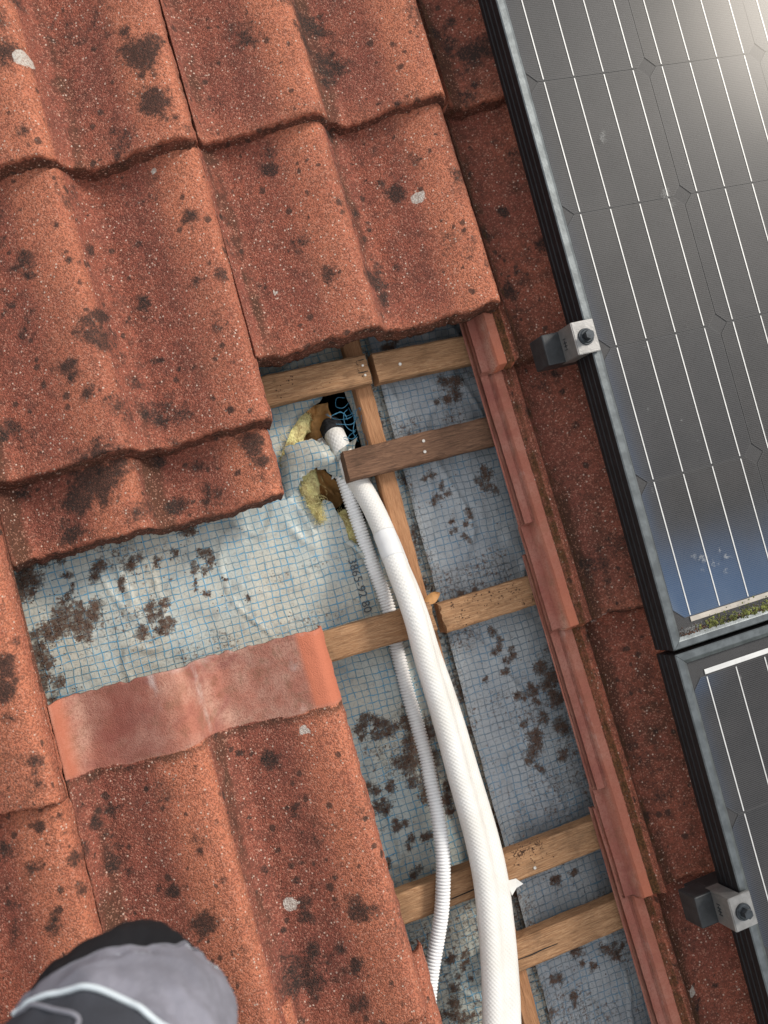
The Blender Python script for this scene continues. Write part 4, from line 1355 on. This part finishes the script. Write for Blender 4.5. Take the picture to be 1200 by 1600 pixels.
SMEAR = [(0.436 + 0.004 * k - 0.010 * (k % 3), -0.231 + 0.004 * (k % 4) - 0.0025 * k, 0.0030 + 0.0012 * (k % 3), 0.55 + 0.1 * (k % 4)) for k in range(9)] + [(0.405 + 0.0035 * k, -0.222 - 0.0022 * k, 0.0022, 0.55) for k in range(9)] + [(0.428 - 0.002 * k, -0.243 - 0.0035 * k, 0.002, 0.5) for k in range(6)] + [ (0.415, -0.225, 0.006, 0.6), (0.425, -0.232, 0.006, 0.7), (0.420, -0.242, 0.004, 0.6),
         (0.409, -0.050, 0.004, 0.5), (0.413, -0.066, 0.004, 0.5), (0.44, -0.06, 0.003, 0.5), (0.445, -0.072, 0.004, 0.6), (0.444, 0.265, 0.009, 0.6), (0.447, 0.272, 0.006, 0.6), (0.505, 0.19, 0.010, 0.6), (0.51, 0.175, 0.008, 0.5),
         (0.424, 0.02, 0.006, 0.4), (0.46, -0.10, 0.004, 0.5), (0.385, -0.14, 0.006, 0.4)]

def panel(name, u0, v0, label, upper):
    W, H = 0.985, 1.640
    rows, cols = 10, 6
    root = empty(name, (u0, v0 if upper else v0, PZ - FH), label, 'solar panel')
    vb = v0
    vt = v0 + H
    L = root.location
    bl, br, tr_, tl = (u0, vb, 0), (u0 + W, vb, 0), (u0 + W, vt, 0), (u0, vt, 0)
    frame_rail(root, bl, tl, (1, 0, 0), 1, 1)
    frame_rail(root, tr_, br, (-1, 0, 0), 1, 1)
    frame_rail(root, br, bl, (0, 1, 0), 1, 1)
    frame_rail(root, tl, tr_, (0, -1, 0), 1, 1)
    bm = bmesh.new()
    box_bm(bm, u0 + 0.004, u0 + W - 0.004, vb + 0.004, vt - 0.004, PZ - 0.0085, PZ - 0.0066)
    o = bm_obj('backsheet', bm, M_BACK, root)
    o.location = -L
    cu = u0 + 0.0150 + CW / 2
    if upper:
        cv0 = vb + 0.0310 + CW / 2
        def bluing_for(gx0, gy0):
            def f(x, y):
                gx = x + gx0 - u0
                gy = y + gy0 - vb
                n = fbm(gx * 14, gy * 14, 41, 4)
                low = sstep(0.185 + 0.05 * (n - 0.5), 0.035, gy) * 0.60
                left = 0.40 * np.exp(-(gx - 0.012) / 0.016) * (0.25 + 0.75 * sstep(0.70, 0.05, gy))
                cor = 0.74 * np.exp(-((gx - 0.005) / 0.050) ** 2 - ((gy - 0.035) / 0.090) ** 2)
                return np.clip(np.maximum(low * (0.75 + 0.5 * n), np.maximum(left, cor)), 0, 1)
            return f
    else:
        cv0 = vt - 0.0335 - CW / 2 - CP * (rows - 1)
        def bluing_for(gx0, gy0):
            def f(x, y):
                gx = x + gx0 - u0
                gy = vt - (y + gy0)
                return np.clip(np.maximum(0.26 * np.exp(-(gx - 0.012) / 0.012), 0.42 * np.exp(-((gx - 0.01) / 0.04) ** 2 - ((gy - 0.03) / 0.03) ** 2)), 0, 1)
            return f
    for i in range(cols):
        for j in range(rows):
            cx = cu + CP * i
            cy = cv0 + CP * j
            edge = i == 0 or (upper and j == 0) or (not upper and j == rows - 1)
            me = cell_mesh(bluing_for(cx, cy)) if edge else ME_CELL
            c = bpy.data.objects.new('solar_cell', me)
            link(c, root)
            c.location = Vector((cx, cy, PZ - 0.0058)) - L
            for k in range(4):
                b = bpy.data.objects.new('busbar', ME_BUS)
                link(b, c)
                b.location = (-CW / 2 + BB * (k + 0.5), 0, 0)
    # end ribbons
    yb = cv0 - CW / 2 - 0.0035
    yt = cv0 + CP * (rows - 1) + CW / 2 + 0.0045
    for i in range(cols // 2):
        for y_, mt in ((yb, M_TIN_DIRTY if upper else M_TIN), (yt, M_TIN)):
            bm = bmesh.new()
            xa = cu + CP * 2 * i - CW / 2 + BB / 2 - 0.001
            box_bm(bm, xa, xa + CP + BB * 3 + 0.002, y_ - 0.0028, y_ + 0.0028, PZ - 0.0056, PZ - 0.0053)
            o = bm_obj('end_ribbon', bm, mt, root)
            o.location = -L
    # glass sheet
    gx = np.concatenate([np.arange(u0 + 0.0045, u0 + 0.30, 0.003), np.arange(u0 + 0.305, u0 + W - 0.006, 0.04), [u0 + W - 0.0045]])
    if upper:
        gy = np.concatenate([np.arange(vb + 0.0045, vb + 0.80, 0.003), np.arange(vb + 0.82, vt - 0.006, 0.04), [vt - 0.0045]])
    else:
        gy = np.concatenate([[vb + 0.0045], np.arange(vb + 0.03, vt - 0.52, 0.04), np.arange(vt - 0.50, vt - 0.006, 0.004), [vt - 0.0045]])
    X, Y = np.meshgrid(gx, gy)
    sm = blobs(X, Y, SMEAR, 600, 0.3) if upper else blobs(X, Y, [(0.43, -0.37, 0.005, 0.7), (0.425, -0.395, 0.002, 0.6), (0.435, -0.396, 0.002, 0.6)], 610, 0.3)
    if upper:
        sm = np.maximum(sm, 0.75 * sstep(0.027, 0.018, Y - vb) * (0.35 + fbm(X * 30, Y * 50, 43, 3)))
    V = np.stack([X, Y, np.full_like(X, PZ - 0.0025)], -1).reshape(-1, 3)
    o = mesh_obj('glass', V, grid_faces(len(gx), len(gy)), M_GLASS, root, False, None, {'smear': sm.ravel()})
    o.location = -L
    return root

p_up = panel('solar_panel', 0.357, -0.319, 'black framed solar panel at upper right, moss and a blue tinge along its lower edge', True)
p_lo = panel('solar_panel', 0.3565, -0.3235 - 1.640, 'black framed solar panel at lower right, below the mossy edge of the other panel', False)

# ---------------------------------------------------------------- rails and end clamps
def rail(v, label):
    root = empty('mounting_rail', (0.316, v, 0.125), label, 'mounting rail', 'black rails under the panels')
    L = root.location
    bm = bmesh.new()
    box_bm(bm, 0.330, 1.36, v - 0.0165, v + 0.0165, 0.112, 0.1445, 0.0015)
    o = bm_obj('rail_profile', bm, M_PLAST, root); o.location = -L
    bm = bmesh.new()
    box_bm(bm, 0.3150, 0.3425, v - 0.0180, v + 0.0180, 0.1235, 0.1580, 0.0016)
    for x, y in ((0.3405, 0.0155), (0.3405, -0.0155)):
        box_bm(bm, x - 0.002, x + 0.0035, v + y - 0.0012, v + y + 0.0012, 0.1575, 0.1595)
    o = bm_obj('end_cap', bm, M_PLAST, root); o.location = -L
    # hook foot that carries the rail on the tile
    bm = bmesh.new()
    box_bm(bm, 0.42, 0.45, v - 0.012, v + 0.012, 0.070, 0.1125, 0.001)
    o = bm_obj('roof_hook', bm, M_ALU, root); o.location = -L
    return root
rail(0.0440, 'black rail end under the upper clamp, left of the upper solar panel')
rail(-0.6100, 'black rail end under the lower clamp, left of the lower solar panel')

def clamp(v, label):
    root = empty('end_clamp', (0.345, v, 0.146), label, 'end clamp', 'silver end clamps on the panel edge')
    L = root.location
    # stepped aluminium block: foot on the rail, tongue over the frame
    prof = [(0.3370, 0.1460), (0.3360, 0.1900), (0.3368, 0.1912), (0.3640, 0.1912), (0.3650, 0.1905), (0.3650, 0.1862), (0.3545, 0.1862), (0.3545, 0.1460)]
    h = 0.0185
    V = [(x, v - h, z) for x, z in prof] + [(x, v + h, z) for x, z in prof]
    n = len(prof)
    F = [[k, (k + 1) % n, n + (k + 1) % n, n + k] for k in range(n)] + [list(range(n))[::-1], [n + k for k in range(n)]]
    o = mesh_obj('clamp_block', V, F, M_ALU, root, False)
    bm = bmesh.new(); bm.from_mesh(o.data)
    bmesh.ops.recalc_face_normals(bm, faces=bm.faces)
    bmesh.ops.bevel(bm, geom=[e for e in bm.edges if e.is_manifold and e.calc_face_angle(0) > 0.9], offset=0.0007, segments=2, affect='EDGES')
    bm.to_mesh(o.data); bm.free()
    o.location = -L
    bm = bmesh.new()
    for dy, hh in ((-0.006, 0.006), (-0.002, 0.007), (0.0015, 0.007), (0.006, 0.006)):
        box_bm(bm, 0.33585, 0.33640, v + dy - 0.0004, v + dy + 0.0004, 0.168 - hh / 2, 0.168 + hh / 2)
    box_bm(bm, 0.33585, 0.33640, v - 0.0045, v + 0.004, 0.1675, 0.1682)
    o = bm_obj('engraved_mark', bm, M_BOLT, root); o.location = -L
    bm = bmesh.new()
    cx = 0.3505
    cyl_bm(bm, (cx, v), 0.0096, 0.1912, 0.1930, 32, 0.0092)
    o = bm_obj('washer', bm, M_BOLT, root, False); o.location = -L
    bm = bmesh.new()
    cyl_bm(bm, (cx, v), 0.0078, 0.1930, 0.1944, 32, 0.0066)
    cyl_bm(bm, (cx, v), 0.0056, 0.1944, 0.2020, 6, 0.0054)
    o = bm_obj('bolt', bm, M_BOLT, root); o.location = -L
    return root
clamp(0.0440, 'silver end clamp with black bolt gripping the upper solar panel')
clamp(-0.6100, 'silver end clamp with black bolt gripping the lower solar panel')

# ---------------------------------------------------------------- crumbs, moss, leaf
def crumbs(name, spots, per_area, size, mat, zf, seed, label, cat, squash=0.6):
    rs = random.Random(seed)
    V = []
    F = []
    base = [(1, 0, 0), (-1, 0, 0), (0, 1, 0), (0, -1, 0), (0, 0, 1), (0, 0, -1)]
    tri = [(0, 2, 4), (2, 1, 4), (1, 3, 4), (3, 0, 4), (2, 0, 5), (1, 2, 5), (3, 1, 5), (0, 3, 5)]
    for (x, y, r, *q) in spots:
        n = max(4, int(per_area * r * r))
        for _ in range(n):
            a = rs.uniform(0, 6.283)
            d = abs(rs.gauss(0, 1.3)) * r
            px, py = x + d * math.cos(a), y + d * math.sin(a)
            z = zf(px, py)
            if z is None:
                continue
            s = size * rs.uniform(0.35, 1.25)
            c, sn = math.cos(rs.uniform(0, 6.28)), math.sin(rs.uniform(0, 6.28))
            o = len(V)
            for (bx, by, bz) in base:
                k = rs.uniform(0.6, 1.4)
                V.append((px + s * k * (bx * c - by * sn), py + s * k * (bx * sn + by * c), z + s * squash * (bz * k + 0.4)))
            F += [[o + i for i in t3] for t3 in tri]
    ob = mesh_obj(name, V, F, mat, None, False)
    tag(ob, label, cat, None, 'stuff')
    return ob

BATS = [(0.0865, -9, 0.1435), (0.085, 0.1505, 9), (-0.0215, 0.0835, 9), (-0.2205, -9, 0.1425), (-0.2245, 0.149, 9), (-0.532, -9, 9), (-0.632, 0.118, 9)]
def ground_z(x, y):
    if in_poly(np.array([x]), np.array([y]), HOLE)[0]:
        return None
    for yc, a, b in BATS:
        if abs(y - yc) < 0.0195 and a < x < b:
            return None
    if 0.124 < x < 0.149:
        return None
    if abs(x - 0.16) < 0.004:
        return None
    if x < -0.302 or x > 0.30:
        return None
    return float(sheet_z(np.array([x]), np.array([y]))[0]) + (0.0035 if x > 0.163 else 0.0)
crumbs('dirt_crumbs', DIRT, 800000, 0.00065, M_DIRT, ground_z, 5, 'dark brown crumbs of dry moss and dirt scattered over the blue mesh underlay', 'dirt')
rs = random.Random(4)
sprinkle = [(rs.uniform(-0.30, 0.29), rs.uniform(-0.76, 0.06), 0.02) for _ in range(260)]
crumbs('fine_dirt', sprinkle, 26000, 0.0006, M_DIRT, ground_z, 6, 'fine specks of brown dirt sprinkled thinly over the underlay', 'dirt')
bspots = [(rs.uniform(0.165, 0.26), -0.2245 + rs.uniform(-0.012, 0.014), 0.006) for _ in range(16)] + [(rs.uniform(0.0, 0.14), 0.0865 + rs.uniform(-0.01, 0.01), 0.004) for _ in range(12)] + [(rs.uniform(0.155, 0.20), -0.5175 + rs.uniform(-0.002, 0.002), 0.008) for _ in range(12)]
crumbs('batten_dirt', bspots, 260000, 0.0008, M_DIRT, lambda x, y: 0.0443, 8, 'dry crumbs lying on top of the wooden battens', 'dirt')
moss_sp = [(0.366 + 0.003 * k, -0.3045 + rs.uniform(-0.0018, 0.0018), 0.0035) for k in range(0, 42)]
crumbs('edge_grit', moss_sp, 600000, 0.0010, M_DIRT, lambda x, y: PZ - 0.0022 if y > -0.3085 else None, 9, 'dark grit along the lower frame of the upper solar panel', 'grit')
moss_g = [(0.400 + rs.uniform(0, 0.20), -0.3035 + rs.uniform(-0.002, 0.0025), rs.uniform(0.003, 0.006)) for _ in range(60)]
crumbs('moss', moss_g, 900000, 0.0012, M_MOSS, lambda x, y: PZ - 0.0018 if y > -0.3085 else None, 10, 'yellow green moss along the lower frame of the upper solar panel', 'moss', 0.9)

def leaf():
    V = []
    n = 9
    for i in range(n):
        t = i / (n - 1)
        w = 0.0068 * math.sin(math.pi * (0.08 + 0.9 * t)) ** 0.8
        for j in range(5):
            s = (j / 4 - 0.5) * 2
            V.append((0.023 * (t - 0.5), s * w, 0.002 + 0.0022 * s * s + 0.0015 * math.sin(5 * t)))
    V2 = [(x, y, z - 0.0003) for x, y, z in V]
    F = grid_faces(5, n)
    F2 = [[f[0] + 45, f[3] + 45, f[2] + 45, f[1] + 45] for f in F]
    o = mesh_obj('dry_leaf', V + V2, F + F2, M_LEAF, None, True, (0.1495, -0.1985, 0.027))
    o.rotation_euler = (0.2, -0.1, R(14))
    tag(o, 'small dry tan leaf lying by the gap between two battens', 'leaf')
leaf()

# ---------------------------------------------------------------- the worker's knee
person = empty('person', (-0.36, -0.72, 0.11), 'knee of a person crouching in charcoal and grey work trousers with pale piping', 'person')
PLEG = [(x - 0.003, y - 0.010, z) for x, y, z in [(-0.52, -0.98, 0.60), (-0.457, -0.83, 0.595), (-0.400, -0.69, 0.58), (-0.347, -0.56, 0.555), (-0.304, -0.46, 0.522), (-0.272, -0.404, 0.478), (-0.257, -0.395, 0.425), (-0.272, -0.426, 0.360), (-0.305, -0.48, 0.28), (-0.345, -0.56, 0.20), (-0.365, -0.62, 0.130)]]
RLEG = [0.095, 0.095, 0.094, 0.090, 0.086, 0.079, 0.0665, 0.062, 0.062, 0.056, 0.050]
_path = catmull(PLEG, 16)
_LP, _ls = resample(_path, 0.003)
_lt = _ls / _ls[-1]
_lr = np.interp(_lt, np.linspace(0, 1, len(RLEG)), RLEG)
_lT = np.gradient(_LP, axis=0)
_lT /= np.linalg.norm(_lT, axis=1)[:, None]
_lA = np.array([1.0, 0, 0])[None, :] - _lT[:, :1] * _lT
_lA /= np.linalg.norm(_lA, axis=1)[:, None]
_lB = np.cross(_lT, _lA)
def leg_pt(t, a, grow=0.0):
    """points on the leg: t along thigh-knee-shin, a round it"""
    t = np.asarray(t, float); a = np.asarray(a, float)
    g = lambda arr: np.stack([np.interp(t, _lt, arr[:, k]) for k in range(3)], -1)
    r = np.interp(t, _lt, _lr) + grow
    cr = fbm(np.cos(a) * 1.6 + 5 + t * 5, np.sin(a) * 1.6 + t * 22, 88, 4) - 0.5
    fd = fbm(np.cos(a) * 3.5 + 9 + t * 9, np.sin(a) * 3.5 + t * 60, 91, 3) - 0.5
    for tc, sl, am, wd in ((0.560, 0.010, 0.0030, 0.0035), (0.580, -0.006, 0.0026, 0.0028), (0.598, 0.012, 0.0022, 0.0022), (0.608, -0.004, 0.0024, 0.0020), (0.616, 0.009, 0.0020, 0.0018), (0.540, -0.008, 0.0034, 0.004)):
        dev = (t - tc - sl * (a - 5.0) - 0.004 * np.sin(a * 3 + tc * 90)) / wd
        r = r + am * np.exp(-dev ** 2) * (0.4 + 0.6 * np.sin(a * 2.3 + tc * 300))
    r = r + cr * 0.018 + fd * 0.011 + 0.0005 * np.sin(t * 420 + 3 * np.cos(a) + cr * 14)
    ca = np.cos(a)
    ca = np.where(ca < 0, ca * 1.36, ca)
    return g(_LP) + r[..., None] * (ca[..., None] * g(_lA) + np.sin(a)[..., None] * g(_lB))
def leg_finish(o):
    bm = bmesh.new(); bm.from_mesh(o.data)
    bmesh.ops.recalc_face_normals(bm, faces=bm.faces)
    bm.to_mesh(o.data); bm.free()
    o.location = -person.location
    return o
def leg_whole():
    ts = np.linspace(0, 1, 190); n = 72
    an = np.linspace(0, 2 * math.pi, n, endpoint=False)
    TT, AA = np.meshgrid(ts, an, indexing='ij')
    V = leg_pt(TT, AA).reshape(-1, 3)
    F = []
    for i in range(len(ts) - 1):
        for k in range(n):
            k2 = (k + 1) % n
            F.append([i * n + k, i * n + k2, (i + 1) * n + k2, (i + 1) * n + k])
    F += [list(range(n))[::-1], [(len(ts) - 1) * n + k for k in range(n)]]
    return leg_finish(mesh_obj('trouser_leg', V, F, M_CHAR, person, True))
def leg_patch(name, lo, hi, a0, a1, grow, mat):
    an = np.linspace(a0, a1, 90); m = 26
    AA = np.repeat(an[None, :], m, 0)
    fr = np.linspace(0, 1, m)[:, None]
    TT = lo(an)[None, :] * (1 - fr) + hi(an)[None, :] * fr
    rim = np.minimum(np.minimum(fr, 1 - fr) * m / 2.0, 1.0) * np.ones_like(TT)
    V = leg_pt(TT, AA, grow * rim + 0.0003).reshape(-1, 3)
    return leg_finish(mesh_obj(name, V, grid_faces(90, m), mat, person, True))
f_pip = lambda a: np.interp(a, [3.2, 3.9, 4.12, 4.64, 5.0, 5.375, 5.8, 6.4], [0.622, 0.612, 0.6087, 0.605, 0.602, 0.5955, 0.585, 0.570])
f_gry = lambda a: np.interp(a, [3.2, 3.9, 4.36, 4.68, 5.0, 5.375, 5.76, 6.4], [0.630, 0.620, 0.620, 0.6235, 0.6265, 0.632, 0.652, 0.68])
leg_whole()
leg_patch('knee_panel', f_pip, f_gry, 3.95, 6.4, 0.0022, M_GREY)
leg_patch('knee_pad_pocket', f_gry, lambda a: f_gry(a) + 0.10, 3.2, 6.2, 0.0030, M_BLACK)
def leg_line(name, avals, tvals, r, mat, grow):
    pts = leg_pt(np.array(tvals), np.array(avals), grow)
    o = tube(name, [tuple(q) for q in pts], r, mat, person, 8, 0.002)
    o.location = -person.location
    return o
_a = np.linspace(3.95, 6.3, 26)
leg_line('piping', _a, f_pip(_a), 0.0021, M_PIPING, 0.0016)
for _off in (0.0045, 0.0065):
    _a3 = np.linspace(4.5, 6.2, 30)
    for _q in range(0, 29):
        leg_line('stitch', [_a3[_q], _a3[_q] + 0.022, _a3[_q] + 0.044], list(f_gry(np.array([_a3[_q], _a3[_q] + 0.022, _a3[_q] + 0.044])) - _off), 0.00035, M_PIPING, 0.0021)
_a2 = np.linspace(4.3, 6.3, 24)
leg_line('seam', _a2, f_gry(_a2) - 0.0018, 0.0005, M_SEAM, 0.0024)
leg_line('seam', [3.95, 4.08, 4.22, 4.42, 4.56, 4.608, 4.60, 4.55], [0.611, 0.608, 0.6052, 0.5995, 0.5965, 0.5945, 0.5905, 0.5840], 0.0016, M_SEAM, 0.0008)
# boot
def boot():
    P = [(-0.345, -0.62, 0.150), (-0.345, -0.635, 0.125), (-0.345, -0.60, 0.118), (-0.335, -0.55, 0.112)]
    V = []
    secs = [(-0.70, 0.030, 0.050, 0.165), (-0.68, 0.040, 0.050, 0.190), (-0.63, 0.044, 0.050, 0.195), (-0.585, 0.044, 0.050, 0.180), (-0.54, 0.046, 0.048, 0.155), (-0.50, 0.044, 0.046, 0.145), (-0.46, 0.034, 0.046, 0.135), (-0.445, 0.018, 0.050, 0.125)]
    n = 20
    for (y, w, zb, zt) in secs:
        for k in range(n):
            a = 2 * math.pi * k / n
            V.append((-0.35 + w * math.copysign(abs(math.cos(a)) ** 0.7, math.cos(a)), y, 0.115 + (zt - zb) * 0.5 * (1 + math.copysign(abs(math.sin(a)) ** 0.7, math.sin(a)))))
    F = grid_faces(n, len(secs))
    for i in range(len(secs) - 1):
        F.append([i * n + n - 1, i * n, (i + 1) * n, (i + 1) * n + n - 1])
    F += [list(range(n))[::-1], [(len(secs) - 1) * n + k for k in range(n)]]
    V = [(x, y - 0.12, z) for x, y, z in V]
    o = mesh_obj('boot', V, F, M_BLACK, person, True)
    o.location = -person.location
boot()

# ---------------------------------------------------------------- the lawn far below the eaves
def lawn():
    t = NT('grass')
    P = t.obj(False)
    n = t.noise(P, 0.9, 6, 0.65).outputs['Fac']
    f = t.noise(P, 30, 4, 0.7).outputs['Fac']
    c = t.mix(t.rng(n, 0.35, 0.65), (0.045, 0.070, 0.020), (0.080, 0.098, 0.035))
    c = t.mix(t.math('MULTIPLY', t.rng(f, 0.4, 0.7), 0.4), c, (0.11, 0.11, 0.05))
    t.principled(c, 0.95, normal=t.bump(f, 0.8, 0.03))
    o = mesh_obj('ground', [(-200, -200, 0), (200, -200, 0), (200, 200, 0), (-200, 200, 0)], [[0, 1, 2, 3]], t.m, None, False)
    o.matrix_world = ROOF.inverted()
    tag(o, kind='structure')
lawn()

# ---------------------------------------------------------------- pitch the whole place
for o in list(bpy.data.objects):
    if o.parent is None and o.type in {'MESH', 'EMPTY'}:
        bpy.context.view_layer.update()
        break
bpy.context.view_layer.update()
for o in list(bpy.data.objects):
    if o.parent is None and o.type in {'MESH', 'EMPTY'}:
        o.matrix_world = ROOF @ o.matrix_world
